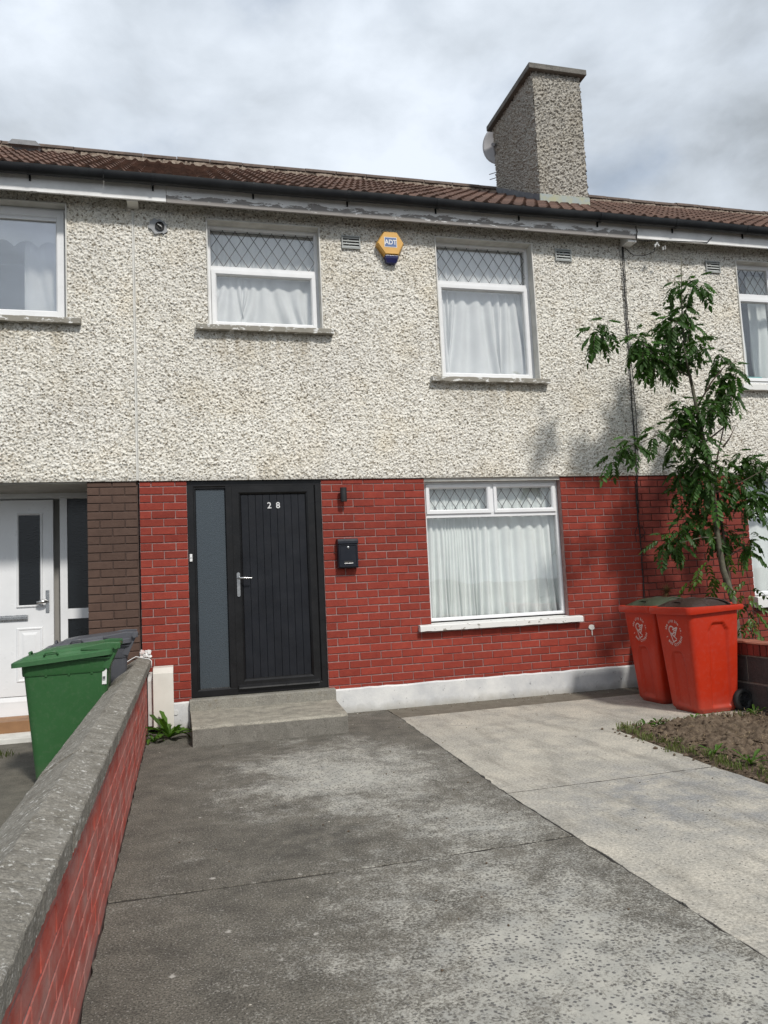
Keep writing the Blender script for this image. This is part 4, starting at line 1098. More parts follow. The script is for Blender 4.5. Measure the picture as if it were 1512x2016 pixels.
# wall light
wlg = tag(empty('wall_light', (2.01, -.004, 2.213)), 'black cylinder wall light on red brick above the mailbox', 'wall light')
m = MB(); m.loft([[(.034 * math.cos(2 * math.pi * k / 24), -.065 + .034 * math.sin(2 * math.pi * k / 24), z) for k in range(24)] for z in (-.072, .072)]); auto_smooth(m.build('shade', M_BLACKM, wlg))
MB().box(-.022, .022, -.034, .0, -.045, .045).build('bracket', M_BLACKM, wlg, bev=.004)
# mailbox
mbx = tag(empty('mailbox', (2.030, -.004, 1.607)), 'black wall mailbox with small round lock beside the front door', 'mailbox')
m = MB(); m.box(-.104, .104, -.075, 0, -.150, .140); m.build('case', M_NAVY, mbx, bev=.005)
m = MB(); m.loft([[(x, 0, .152), (x, -.080, .150), (x, -.096, .125), (x, -.098, .098), (x, -.076, .098), (x, -.001, .138)] for x in (-.107, .107)]); m.build('lid', M_NAVY, mbx, bev=.003)
m = MB(); m.ring(-.098, .098, -.142, .094, [(0, -.074), (0, -.086), (.006, -.090), (.014, -.090), (.018, -.084)], closed=False); m.box(-.081, .081, -.084, -.0755, -.125, .077); m.build('door', M_NAVY, mbx)
m = MB(); m.loft([[(.0 + r * math.cos(2 * math.pi * k / 16), y, .060 + r * math.sin(2 * math.pi * k / 16)) for k in range(16)] for r, y in ((.012, -.083), (.012, -.092), (.007, -.0945))]); m.build('lock', M_STEEL, mbx)
m = MB(); m.box(-.045, .045, -.0862, -.0838, -.100, -.078); m.build('slot', M_VENTD, mbx)
m = MB(); m.box(-.047, .047, -.0905, -.0845, -.107, -.100); m.build('slot_lip', M_STEEL, mbx, bev=.002)
# doorbell
db = tag(empty('doorbell', (.473, .020, 1.622)), 'small white doorbell on the black door frame', 'doorbell')
MB().box(-.013, .013, -.018, 0, -.037, .037).build('case', M_WHITEP, db, bev=.005)
m = MB(); m.loft([[(r * math.cos(2 * math.pi * k / 16), y, r * math.sin(2 * math.pi * k / 16)) for k in range(16)] for r, y in ((.007, -.017), (.007, -.020), (.004, -.0205))]); m.build('button', M_GREY, db)
# meter box by the step
mt = tag(empty('meter_box', (.18, -.02, .05)), 'cream utility meter box between the boundary wall and front step', 'meter box')
m = MB(); m.loft([[(x, 0, .02), (x, -.175, .02), (x, -.175, .43), (x, -.155, .475), (x, 0, .50)] for x in (-.128, .05)]); m.build('case', M_BOXG, mt, bev=.004)
m = MB(); m.loft([[(x, -.178, .0), (x, -.245, .0), (x, -.245, .505), (x, -.150, .545), (x, -.0, .55), (x, 0, .51), (x, -.178, .48)] for x in (-.078, .104)]); m.build('cover', M_BOXW, mt, bev=.004)
m = MB(); m.tube([(-.092, -.10, .03), (-.092, -.10, -.012)], .019, 10); m.build('pipe_sleeve', M_WHITEP, mt)
m = MB(); m.tube([(-.092, -.10, -.01), (-.092, -.10, -.09)], .021, 10); m.build('pipe', M_RUBBER, mt)
m = MB(); m.tube([(.118, -.002, .10), (.118, -.012, .10)], .022, 14); m.build('blanking_plug', M_BOXG, mt)
# cables
def cable(name, pts, r, label, mat=M_CABLE, group=None):
    m = MB(); P = [Vector(p) for p in pts]; out = []
    for i in range(len(P) - 1):
        for k in range(6): out.append(P[i].lerp(P[i + 1], k / 6) + Vector((random.gauss(0, .0035), random.gauss(0, .001), 0)))
    out.append(P[-1]); m.tube(out, r, 6); o = m.build(name, mat, smooth=True); tag(o, label, 'cable', group); return o
cable('cable', [(5.505, -.045, 5.13), (5.498, -.044, 4.6), (5.487, -.044, 4.0), (5.478, -.044, 3.3), (5.472, -.044, 2.6), (5.468, -.043, 2.36), (5.462, -.014, 2.30), (5.452, -.012, 2.05), (5.468, -.012, 1.6), (5.462, -.012, 1.0), (5.46, -.012, .3)], .0062, 'thick black cable running down the wall between the red brick houses')
cable('cable', [(5.522, -.045, 5.12), (5.512, -.044, 4.5), (5.510, -.044, 3.7), (5.520, -.044, 3.1), (5.492, -.044, 2.45), (5.484, -.014, 2.30), (5.478, -.012, 1.95)], .0045, 'thin black cable beside the thick one under the right eave bracket')
cable('cable', [(5.42, -.012, 1.62), (5.40, -.015, 1.72), (5.44, -.02, 1.80), (5.50, -.02, 1.80), (5.53, -.02, 1.72), (5.49, -.015, 1.66), (5.47, -.012, 1.70)], .0035, 'loose loop of black cable against the red brick behind the bins')
cable('cable', [(5.53, -.05, 5.10), (5.60, -.12, 4.985), (5.72, -.16, 4.97), (5.84, -.18, 5.02), (5.86, -.20, 5.11)], .005, 'slack cable looping below the eave beside the chimney')
cable('cable', [(5.60, -.222, 5.125), (5.9, -.228, 5.135), (6.3, -.226, 5.15), (6.55, -.224, 5.16), (6.62, -.22, 5.23)], .005, 'black cable clipped along the bottom of the right white fascia')
cable('cable', [(5.592, -.22, 5.29), (5.600, -.226, 5.22), (5.590, -.22, 5.13)], .005, 'short black cable wrapped over the fascia joint')
cj = tag(empty('cable_connector', (5.90, -.225, 5.10)), 'cluster of clear cable connectors hanging under the right fascia', 'connector')
for k in range(5):
    a = random.uniform(-.09, .09); b = random.uniform(-.05, .02)
    m = MB(); m.tube([(a, random.uniform(-.02, .01), b), (a + random.uniform(-.03, .03), 0, b - .035)], .010, 8); m.build('connector', M_CABLEW, cj)

# ------------------------------------------------------------------ front step
st = MB()
n = 22; secs = []
for k in range(n + 1):
    x = .437 + (1.768 - .437) * k / n; e = [random.gauss(0, .003) for _ in range(4)]
    xb = .432 + (1.838 - .432) * k / n
    secs.append([(x, -1.005 + e[0], -.03), (xb, .0, -.03), (xb, .0, .158), (xb, -.05, .158 + e[1]), (x, -.975 + e[2], .158 + e[3]), (x, -1.003 + e[0], .142 + e[3])])
st.loft(secs)
step = tag(st.build('front_step', M_STEP), 'worn concrete front step under the black door', 'step')
ft = MB(); secs = []
for k in range(n + 1):
    x = .428 + (1.842 - .428) * k / n; e = [random.gauss(0, .0025) for _ in range(3)]
    secs.append([(x, -.095 + e[0], .150), (x, .12, .150), (x, .12, .264), (x, -.07 + e[1], .262), (x, -.092 + e[0], .250 + e[2])])
ft.loft(secs); ft.build('threshold', M_STEPT, step)
rs = MB(); rs.loft([[(x, -1.020 + random.gauss(0, .0015), -.03), (x, -.99, -.03), (x, -.99, .138), (x, -1.018 + random.gauss(0, .0015), .138 + random.gauss(0, .002))] for x in np.linspace(.439, 1.766, 30)]); rs.build('riser_face', M_STEPF, step)

# ------------------------------------------------------------------ left boundary wall
bwl = tag(empty('boundary_wall', (-.05, -4.5, 0)), 'low boundary wall with worn red bricks and grey lichen coping', 'garden wall')
bwl.location = (0, 0, 0)
m = MB(); m.box(-.143, .0415, -9.3, -.03, -.05, .588); m.build('wall_core', M_MORTARW, bwl)
SET_W = brick_set(M_WALLBRICK, .2165, .0765, .04, 6)
for r in range(7):
    zc = .585 - .0835 * (r + .5)
    y = -.04 - (.113 if r % 2 else 0)
    while y > -9.2:
        L = .2135
        place('brick', random.choice(SET_W[0]), bwl, (.045 + random.uniform(-.0007, .0007), y - L / 2, zc + random.uniform(-.001, .001)), (0, 0, math.pi / 2))
        y -= .2245
# coping stones
y = -.012; k = 0
while y > -9.2:
    L = random.uniform(.86, .96); n = 60; secs = []
    dz0 = random.uniform(-.003, .003)
    for i in range(n + 1):
        yy = y - (L - .012) * i / n; e = [random.gauss(0, .0014) for _ in range(8)]
        secs.append([(.074 + e[0], yy, .590), (.078 + e[0], yy, .657 + e[1]), (.074 + e[0], yy, .662 + e[1]), (.02 + e[2], yy, .678 + e[3]), (-.030 + e[2], yy, .692 + e[3]), (-.100, yy, .650 + e[4]), (-.170 + e[5], yy, .604 + e[6]), (-.180 + e[5], yy, .590 + e[6]), (-.178 + e[5], yy, .560)])
    m = MB(); m.loft(secs); o = m.build('coping_stone', M_COPING, bwl); o.location.z = dz0
    y -= L; k += 1
# string tied round the coping and the crumbled mortar at its end
m = MB(); m.tube([(.088, -.16, .60), (.090, -.165, .665), (.070, -.155, .682), (-.05, -.14, .712), (-.12, -.15, .676), (-.192, -.17, .62)], .0045, 6)
tag(m.build('white_string', M_WHITEP, smooth=True), 'white string tied over the far end of the wall coping', 'string')
m = MB()
for k in range(22):
    c = Vector((.03 + random.uniform(-.045, .045), -.03 + random.uniform(-.03, .0), .70 + random.uniform(-.01, .055)))
    s = random.uniform(.008, .02); R = Matrix.Rotation(random.uniform(0, 3), 3, Vector((random.random(), random.random(), random.random())).normalized())
    vs = [c + R @ Vector((a * s, b * s * .8, d_ * s * .7)) for a in (-1, 1) for b in (-1, 1) for d_ in (-1, 1)]
    m.add(vs, [(0, 1, 3, 2), (4, 6, 7, 5), (0, 4, 5, 1), (2, 3, 7, 6), (0, 2, 6, 4), (1, 5, 7, 3)], k % 2)
tag(m.build('mortar_crumbs', [M_WHITEP, M_PINKP], bev=.003), 'crumbled pink and white mortar where the coping meets red brick', 'mortar', kind='stuff')

# ------------------------------------------------------------------ right garden wall
rwl = tag(empty('garden_wall', (0, 0, 0)), 'low dark block wall with brick coping behind the red bins', 'garden wall')
m = MB(); m.box(5.308, 5.43, -6.5, -.03, -.05, .485); m.build('wall_core', M_BLOCKMORTAR, rwl)
bk = []
for v in range(3):
    m = brick_variant(.435, .222, .05, 0); bk.append(m.mesh('block', M_BLOCK))
for r in range(2):
    y = -.04 - (.22 if r else 0) - .17
    while y > -6.2:
        place('block', random.choice(bk), rwl, (5.300 + random.uniform(-.002, .002), y - .22, .118 + r * .242), (0, 0, -math.pi / 2)); y -= .452
cb = []
for v in range(4):
    m = MB(); m.box(-.034 + random.uniform(-.002, .002), .034, -.0, .15, -.052, .052); cb.append(m.mesh('coping_brick', M_RED2, bev=.006))
y = -.06
while y > -6.4:
    place('coping_brick', random.choice(cb), rwl, (5.288 + random.uniform(-.004, .004), y, .540 + random.uniform(-.003, .003)), (0, random.uniform(-.02, .02), -math.pi / 2)); y -= .078
M_CAPR = pm('salmon_cap', (.34, .125, .075), (.24, .085, .055), 9, .8, bump=.4)
m = MB(); secs = []
for i in range(90):
    yy = -.03 - i * .072; e = random.gauss(0, .002); secs.append([(5.280 + e, yy, .5935), (5.445, yy, .5935), (5.440, yy, .610 + e), (5.288 + e, yy, .607 + e)])
m.loft(secs); m.build('coping_cap', M_CAPR, rwl)

# ------------------------------------------------------------------ wheelie bins
def ss(x): x = max(0, min(1, x)); return x * x * (3 - 2 * x)
def bin_body(mat, H, a0, a1, b0, b1, c0, c1, front_panel, side_panel, foot=.02):
    """tapered moulded tub; panels are pressed in a little"""
    NZ = 90; secs = []
    for j in range(NZ + 1):
        z = H * j / NZ; q = z / H
        e = 1 - .10 * (1 - ss(z / .045)) if z < .045 else 1
        a, b, cx, r = (a0 + (a1 - a0) * q) * e, (b0 + (b1 - b0) * q) * e, c0 + (c1 - c0) * q, .042
        ring_ = []
        for (p, n_, L, fixed) in (((a, -b + r), (0, 1), 2 * (b - r), 'R'), ((a - r, b), (-1, 0), 2 * (a - r), 'B'), ((-a, b - r), (0, -1), 2 * (b - r), 'F'), ((-a + r, -b), (1, 0), 2 * (a - r), 'S')):
            M_ = 34
            for k in range(M_):
                s = L * k / M_; x, y = p[0] + n_[0] * s, p[1] + n_[1] * s
                u = s - L / 2; dpt = 0
                if fixed == 'F' and front_panel:
                    w_, z0_, z1_ = front_panel; zt = z1_ - .05 * ss((abs(u) - w_ * .55) / (w_ * .45))
                    dpt = .020 * ss((w_ - abs(u)) / .014 + .2) * ss((zt - z) / .016) * ss((z - z0_) / .03)
                if fixed in 'SB' and side_panel:
                    w_, z0_, z1_, du = side_panel; uu = (u if fixed == 'S' else -u) - du; zt = z1_ - .06 * ss((abs(uu) - w_ * .5) / (w_ * .5))
                    dpt = .020 * ss((w_ - abs(uu)) / .014 + .2) * ss((zt - z) / .016) * ss((z - z0_) / .03)
                if fixed == 'F': x += dpt
                if fixed == 'S': y += dpt
                if fixed == 'B': y -= dpt
                ring_.append((cx + x, y, z))
            # corner arc to the next side
            cxr, cyr, a_0 = {'R': (a - r, b - r, 0), 'B': (-a + r, b - r, 90), 'F': (-a + r, -b + r, 180), 'S': (a - r, -b + r, 270)}[fixed]
            for k in range(5):
                th_ = math.radians(a_0 + 90 * k / 5)
                ring_.append((cx + cxr + r * math.cos(th_), cyr + r * math.sin(th_), z))
        secs.append(ring_)
    m = MB(); m.loft(secs, cap1=False); return m.mesh('bin_body', mat, smooth=True)
def wheel_meshes(R, W_):
    m = MB(); n = 28; prof = [(R * .62, -W_ / 2), (R * .90, -W_ / 2), (R * .98, -W_ * .32), (R, -W_ * .1), (R, W_ * .1), (R * .98, W_ * .32), (R * .90, W_ / 2), (R * .62, W_ / 2)]
    m.loft([[(r * math.cos(2 * math.pi * k / n), y, r * math.sin(2 * math.pi * k / n)) for r, y in prof] for k in range(n + 1)], cap0=False, cap1=False)
    tyre = m.mesh('tyre', M_RUBBER, smooth=True)
    h = MB(); h.loft([[(r * math.cos(2 * math.pi * k / n), y, r * math.sin(2 * math.pi * k / n)) for k in range(n)] for r, y in ((R * .63, -W_ * .30), (R * .56, -W_ * .42), (R * .50, -W_ * .30), (R * .22, -W_ * .25), (R * .20, -W_ * .48), (R * .05, -W_ * .5))])
    for k in range(6):
        th_ = k * math.pi / 3; c, s = math.cos(th_), math.sin(th_)
        P = [(R * .2, -.006), (R * .55, -.006), (R * .55, .006), (R * .2, .006)]
        h.add([(x * c - z * s, -W_ * .42, x * s + z * c) for x, z in P] + [(x * c - z * s, -W_ * .2, x * s + z * c) for x, z in P], [(0, 1, 2, 3), (0, 4, 5, 1), (1, 5, 6, 2), (2, 6, 7, 3), (3, 7, 4, 0)])
    hub = h.mesh('hub', M_BLACKM); return tyre, hub
TYRE, HUB = wheel_meshes(.098, .05)
def add_wheels(root, x, ys):
    for y, sg in ys:
        w_ = place('wheel', TYRE, root, (x, y, .098), (0, 0, 0 if sg < 0 else math.pi)); place('hub', HUB, w_)
    m = MB(); m.tube([(x, min(y for y, _ in ys), .098), (x, max(y for y, _ in ys), .098)], .010, 8); m.build('axle', M_STEEL, root)
def arc_text(mb, s, r, mid, span, size, flip=False, place3=None):
    n = len(s)
    for i, ch in enumerate(s):
        if ch == ' ': continue
        vs, fs = text_mesh(ch, size, .0004, .0008)
        th_ = mid + (span * (i / (n - 1) - .5)) * (1 if flip else -1)
        rot = th_ - math.pi / 2 if not flip else th_ + math.pi / 2
        c, sn = math.cos(rot), math.sin(rot)
        mb.add([place3(v.x * c - v.y * sn + r * math.cos(th_), v.x * sn + v.y * c + r * math.sin(th_), v.z) for v in vs], fs)

# --- red bins: dark lids sunk inside a heavy red rim
RH = .93
RBODY = bin_body(M_BINR, RH, .215, .275, .192, .248, .015, 0, (.085, .05, .545), (.105, .04, .80, .03))
m = MB()
# rim skirt, deeper at the front
def rim_sec(aa, bb, r, z, droop=0):
    return [(x, y, z - droop * ss((.02 - x) / .26)) for x, y, _ in rrect(0, 0, aa, bb, r, z, 6)]
m.loft([rim_sec(.272, .245, .055, RH - .035, .012), rim_sec(.312, .278, .05, RH - .028, .022), rim_sec(.320, .285, .05, RH - .006, .012), rim_sec(.318, .283, .05, RH + .012, 0), rim_sec(.306, .272, .045, RH + .017), rim_sec(.282, .250, .04, RH + .015), rim_sec(.276, .244, .04, RH - .03)], cap0=False, cap1=False)
RRIM = m.mesh('rim', M_BINR, smooth=False)
bm = bmesh.new(); bm.from_mesh(RRIM)
for f in bm.faces: f.smooth = True
for e in bm.edges: e.smooth = e.calc_face_angle(0) < .7
bm.to_mesh(RRIM); bm.free()
def sunk_lid(mat):
    nx_, ny_ = 56, 48; P = np.zeros((ny_, nx_, 3)); a, b = .279, .247
    for j in range(ny_):
        for i in range(nx_):
            u, v = 2 * i / (nx_ - 1) - 1, 2 * j / (ny_ - 1) - 1
            x, y = a * u * math.sqrt(1 - .10 * v * v), b * v * math.sqrt(1 - .10 * u * u)
            z = .014 + .072 * (1 - abs(u) ** 3.2) * (1 - abs(v) ** 3.4) ** .8
            z -= .012 * ss((u - .35) / .4)
            # hand scoops in both sides and the front edge
            for sx, sy, rx, ry, dep in ((.22, -1.0, .46, .55, .066), (.22, 1.0, .46, .55, .066), (-1.0, .0, .40, .42, .040)):
                d_ = ((u - sx) / rx) ** 2 + ((v - sy) / ry) ** 2
                if d_ < 1: z -= dep * (1 - d_) ** .6 * .8
            P[j, i] = (x, y, RH + max(z, .002))
    return grid_mesh('lid', P, mat, smooth=True)
def red_bin(loc, rz, lidmat, label):
    t_ = tag(empty('wheelie_bin', loc, rz), label, 'wheelie bin', 'wheelie bins')
    place('body', RBODY, t_); place('rim', RRIM, t_)
    l_ = place('lid', sunk_lid(lidmat), t_)
    for sy in (-1, 1):    # lip arching over the scoop
        m = MB(); m.tube([(.06 + .128 * math.cos(th_) , sy * (.240 - .132 * math.sin(th_)), RH + .024 + .058 * math.sin(th_)) for th_ in np.linspace(0.05, math.pi - .05, 17)], .009, 8)
        m.build('grip', lidmat, l_, smooth=True)
    m = MB(); m.tube([(-.235 + .05 * math.sin(th_), .085 * math.cos(th_), RH + .026 + .034 * math.sin(th_)) for th_ in np.linspace(.05, math.pi - .05, 13)], .006, 6); m.build('grip', lidmat, l_, smooth=True)
    m = MB(); m.tube([(.335, -.20, RH + .0), (.335, .20, RH + .0)], .012, 8)
    for yy in (-.19, -.06, .06, .19): m.tube([(.29, yy, RH - .03), (.335, yy, RH)], .012, 8)
    m.build('handle', M_BINR, t_, smooth=True)
    for yy in (-.13, .13):
        m = MB(); m.tube([(.268, yy - .03, RH + .022), (.268, yy + .03, RH + .022)], .014, 10); m.build('hinge', M_BINR, t_, smooth=True)
    add_wheels(t_, .248, ((-.222, -1), (.222, 1)))
    # printed emblem on the front
    z0_ = .715; x0_ = .015 * (1 - z0_ / RH) - (.215 + .06 * z0_ / RH); sl_x = -(.060 + .015) / RH
    def P3(u, v, w_): return (x0_ + sl_x * v - .0022 - w_ * .5, -u * .95, z0_ + v)
    e = MB()
    arc_text(e, 'the city bin', .108, math.pi / 2 + .25, 2.05, .036, False, P3); arc_text(e, 'co.', .108, -.02 + .2, .38, .026, False, P3)
    arc_text(e, '1 800 CITYBIN', .112, -math.pi / 2, 2.35, .034, True, P3)
    # bin figure: head loop, striped wedge, tipped frame
    def strip(pts, w_):
        for (ax, ay), (bx, by) in zip(pts, pts[1:]):
            L = math.hypot(bx - ax, by - ay) or 1; nx, ny = -(by - ay) / L * w_ / 2, (bx - ax) / L * w_ / 2
            e.add([P3(ax - nx, ay - ny, 0), P3(bx - nx, by - ny, 0), P3(bx + nx, by + ny, 0), P3(ax + nx, ay + ny, 0)], [(0, 1, 2, 3)])
    strip([(-.026 + .036 * math.cos(a_), .022 + .034 * math.sin(a_)) for a_ in np.linspace(.4, 2 * math.pi - .6, 18)], .011)
    strip([(-.058, .006), (.004, -.040), (.058, .048)], .011); strip([(-.012, .026), (.058, .048)], .011); strip([(-.004, .010), (.044, .028)], .008); strip([(.000, -.006), (.034, .008)], .008)
    strip([(-.046, -.012), (-.018, -.086), (.030, -.066)], .009); strip([(.004, -.040), (.034, -.058)], .008); strip([(-.022, -.092), (-.010, -.080)], .014)
    e.build('emblem', M_PINKP, t_, fix=False)
    return t_
red_bin((4.958, -1.583, 0), math.radians(3), M_LIDB, 'red wheelie bin with dark brown lid, nearer of the two')
red_bin((5.000, -.985, 0), math.radians(2), M_LIDG, 'red wheelie bin with dull green lid, nearer the wall')

# --- green and grey bins: overhanging lid hinged at the back
GH = .855
def hinged_bin(loc, rz, bm_, lm_, label, scale=1.0, sticker=False):
    t_ = tag(empty('wheelie_bin', loc, rz), label, 'wheelie bin', 'wheelie bins'); t_.scale = (scale,) * 3
    place('body', bin_body(bm_, GH, .225, .285, .200, .250, .02, 0, None, None), t_)
    m = MB(); m.loft([rrect(0, 0, .284, .250, .05, GH - .10, 6), rrect(0, 0, .288, .254, .05, GH - .09, 6), rrect(0, 0, .292, .257, .05, GH - .012, 6), rrect(0, 0, .310, .275, .05, GH - .008, 6), rrect(0, 0, .310, .275, .05, GH + .004, 6), rrect(0, 0, .28, .245, .05, GH + .004, 6)], cap0=False, cap1=False)
    auto_smooth(m.build('rim', bm_, t_), 40)
    for yy in (-1, 1):
        for xx in (-.13, .02, .17):
            m = MB(); m.loft([[(xx - .010, yy * .262, GH - .015), (xx + .010, yy * .262, GH - .015), (xx + .010, yy * .240, GH - .015), (xx - .010, yy * .240, GH - .015)], [(xx - .007, yy * .250, GH - .11), (xx + .007, yy * .250, GH - .11), (xx + .007, yy * .238, GH - .12), (xx - .007, yy * .238, GH - .12)]])
            m.build('rib', bm_, t_)
    l_ = MB()
    til = lambda x: .052 * (x + .34) / .66
    S = lambda a, b, r, z, cx=0: [(x, y, GH + z + til(x)) for x, y, _ in rrect(cx, 0, a, b, r, 0, 6)]
    l_.loft([S(.318, .282, .05, -.034, -.015), S(.334, .297, .055, -.032, -.018), S(.334, .297, .055, -.002, -.018), S(.322, .286, .05, .006, -.014), S(.290, .262, .045, .010, -.008), S(.276, .250, .045, .026, -.005), S(.235, .225, .04, .032, .01), S(.215, .210, .04, .048, .02), S(.15, .16, .04, .056, .03), S(.05, .06, .03, .058, .03)])
    lid = l_.build('lid', lm_, t_); auto_smooth(lid, 30)
    for yy in (-1, 1):    # hinge arms running back to the handle bar
        m = MB(); m.loft([[(.10, yy * .245 - .018, GH + .060), (.10, yy * .245 + .018, GH + .060), (.10, yy * .245 + .018, GH + .080), (.10, yy * .245 - .018, GH + .080)],
                          [(.27, yy * .245 - .022, GH + .050), (.27, yy * .245 + .022, GH + .050), (.27, yy * .245 + .022, GH + .105), (.27, yy * .245 - .022, GH + .105)],
                          [(.365, yy * .225 - .022, GH + .055), (.365, yy * .225 + .022, GH + .055), (.365, yy * .225 + .022, GH + .100), (.365, yy * .225 - .022, GH + .100)]])
        m.build('hinge_arm', lm_, t_, bev=.006)
        m = MB(); m.tube([(.335, yy * .27 - .012, GH + .072), (.335, yy * .27 + .012, GH + .072)], .018, 12); m.build('hinge_pin', bm_, t_)
        m = MB(); m.loft([[(.24, yy * .235 - .02, GH - .075), (.24, yy * .235 + .02, GH - .075), (.285, yy * .235 + .02, GH - .085), (.285, yy * .235 - .02, GH - .085)], [(.30, yy * .235 - .02, GH + .06), (.30, yy * .235 + .02, GH + .06), (.36, yy * .235 + .02, GH + .085), (.36, yy * .235 - .02, GH + .085)]])
        m.build('handle_bracket', bm_, t_, bev=.005)
    m = MB(); m.tube([(.350, -.235, GH + .075), (.350, .235, GH + .075)], .014, 10); m.build('handle', bm_, t_, smooth=True)
    m = MB(); m.tube([(-.255, -.055, GH + .022), (-.262, -.05, GH + .052), (-.262, .05, GH + .052), (-.255, .055, GH + .022)], .008, 8); m.build('lid_grip', lm_, t_, smooth=True)
    m = MB(); m.tube([(-.14, -.262, GH + .035), (-.13, -.262, GH + .058), (-.06, -.262, GH + .064), (-.05, -.262, GH + .040)], .007, 8); m.build('lid_grip', lm_, t_, smooth=True)
    add_wheels(t_, .262, ((-.215, -1), (.215, 1)))
    if sticker:
        m = MB(); m.add([(.245, -.2525, GH - .02), (.275, -.2505, GH - .02), (.268, -.241, GH - .19), (.238, -.243, GH - .19)], [(0, 3, 2, 1)]); s_ = m.build('sticker', M_WHITEP, t_, fix=False)
        m = MB()
        for k, (z_, w_) in enumerate(((.035, .7), (.043, .5), (.065, .6), (.082, .4), (.135, .8), (.142, .8), (.149, .8), (.158, .8))):
            xa = .248 - .0002 * k - .04 * (z_ - .02)
            m.add([(xa, -.2545 + .055 * (z_ - .02), GH - z_), (xa + .024 * w_, -.2535 + .055 * (z_ - .02), GH - z_), (xa + .024 * w_, -.2535 + .055 * (z_ - .017), GH - z_ - .004), (xa, -.2545 + .055 * (z_ - .017), GH - z_ - .004)], [(0, 3, 2, 1)])
        m.build('sticker_print', M_BLACKM, s_, fix=False)
    return t_
hinged_bin((-.432, -1.640, 0), math.radians(2), M_BING, M_BINGL, 'green wheelie bin with green lid standing behind the boundary wall', 1.0, True)
hinged_bin((-.372, -.80, 0), math.radians(4), M_BINGR, M_BINGR, 'dark grey wheelie bin half hidden behind the green bin', 1.03)

# ------------------------------------------------------------------ young ash tree
def leaf_mesh(seed, L=.27, pairs=5, mat=M_LEAF, lw=.047, ll=.092):
    r = random.Random(seed); m = MB()
    def pt(s): return Vector((L * s * (1 - .12 * s), 0, -.55 * L * s * s))
    m.tube([pt(0), pt(.4), pt(.75), pt(1)], [.0022, .002, .0015, .001], 4, 1)
    def leaflet(b, d, n, ln, wd):
        d = d.normalized(); sd = d.cross(n).normalized(); nn = sd.cross(d)
        dr = Vector((0, 0, -1)) * ln * .22
        c = [b, b + d * ln * .30 + sd * wd * .44 + nn * wd * .12, b + d * ln * .33 - nn * wd * .10, b + d * ln * .30 - sd * wd * .44 + nn * wd * .12,
             b + d * ln * .66 + sd * wd * .36 + dr * .5, b + d * ln * .68 - nn * wd * .08 + dr * .5, b + d * ln * .66 - sd * wd * .36 + dr * .5, b + d * ln + dr]
        m.add(c, [(0, 2, 1), (0, 3, 2), (1, 2, 5, 4), (2, 3, 6, 5), (4, 5, 7), (5, 6, 7)])
    for k in range(pairs):
        s = .30 + .60 * k / (pairs - 1)
        for sg in (-1, 1):
            d = Vector((.55 + r.uniform(-.1, .15), sg, -.60 + r.uniform(-.3, .15)))
            leaflet(pt(s), d, Vector((r.uniform(-.3, .3), r.uniform(-.3, .3), 1)), ll * r.uniform(.8, 1.1) * (1 - .2 * abs(s - .55)), lw * r.uniform(.85, 1.15))
    leaflet(pt(1), Vector((1, r.uniform(-.2, .2), -.6)), Vector((0, 0, 1)), ll, lw)
    return m.mesh('leaf', [mat, M_TWIG], smooth=False, fix=False)
LEAVES = [leaf_mesh(k, .23 + .03 * (k % 3), 5 + k % 2) for k in range(6)]
LEAVESY = [leaf_mesh(20 + k, .20, 4, M_LEAFY, .034, .070) for k in range(2)]
TY = -.90
tree = tag(empty('ash_tree', (5.95, TY, .03)), 'young ash tree with drooping leaves behind the red bins', 'tree')
def TP(x, z, dy=0): return Vector((x - 5.95, dy, z - .03))
tr = MB()
trunk_pts = [(5.97, .0, 0), (5.95, .45, .0), (5.92, .96, 0), (5.84, 1.27, .01), (5.80, 1.64, 0), (5.78, 2.12, -.01), (5.74, 2.56, 0), (5.71, 2.83, .01), (5.65, 3.21, 0), (5.60, 3.54, 0), (5.61, 4.0, .01), (5.65, 4.62, 0)]
tr.tube([TP(*p) for p in trunk_pts], [.040, .036, .033, .031, .029, .027, .024, .021, .017, .013, .008, .003], 12); tr.build('trunk', M_BARK, tree, smooth=True)
s2 = MB(); s2.tube([TP(6.04, .0, .08), TP(6.01, .6, .08), TP(5.97, .97, .08), TP(5.94, 1.32, .06), TP(5.90, 1.8, .05), TP(5.87, 2.3, .04), TP(5.95, 2.55, .04), TP(6.05, 2.83, .04), TP(6.09, 3.18, .04)], [.022, .021, .020, .018, .015, .011, .008, .006, .002], 8); s2.build('stem', M_TWIG, tree, smooth=True)
BR = [[(5.61, 3.32, 0), (5.28, 3.42, -.08), (4.94, 3.67, -.12), (4.65, 3.70, -.14)], [(5.70, 2.72, 0), (5.30, 2.73, -.10), (4.95, 2.60, -.14), (4.70, 2.50, -.16)], [(5.70, 3.0, 0), (5.86, 3.25, -.05), (6.0, 3.41, -.10), (6.17, 3.47, -.12)],
      [(5.74, 2.60, 0), (6.03, 2.77, .05), (6.20, 3.05, .10), (6.35, 3.58, .15)], [(6.0, 2.56, .04), (6.10, 2.66, .05), (6.20, 2.80, .06)], [(5.78, 2.05, 0), (6.1, 2.17, -.08), (6.40, 2.31, -.12)], [(5.80, 1.59, 0), (5.54, 1.60, -.10), (5.23, 1.55, -.16)],
      [(5.86, 1.35, .05), (6.08, 1.47, .0), (6.25, 1.49, -.05)], [(5.76, 2.35, 0), (5.55, 2.35, -.12), (5.38, 2.22, -.2)], [(5.65, 3.2, 0), (5.50, 3.45, -.14), (5.42, 3.75, -.18)], [(5.62, 3.6, 0), (5.75, 3.85, .1), (5.82, 4.05, .12)], [(6.38, 2.32, -.12), (6.45, 2.42, -.12), (6.50, 2.58, -.12)]]
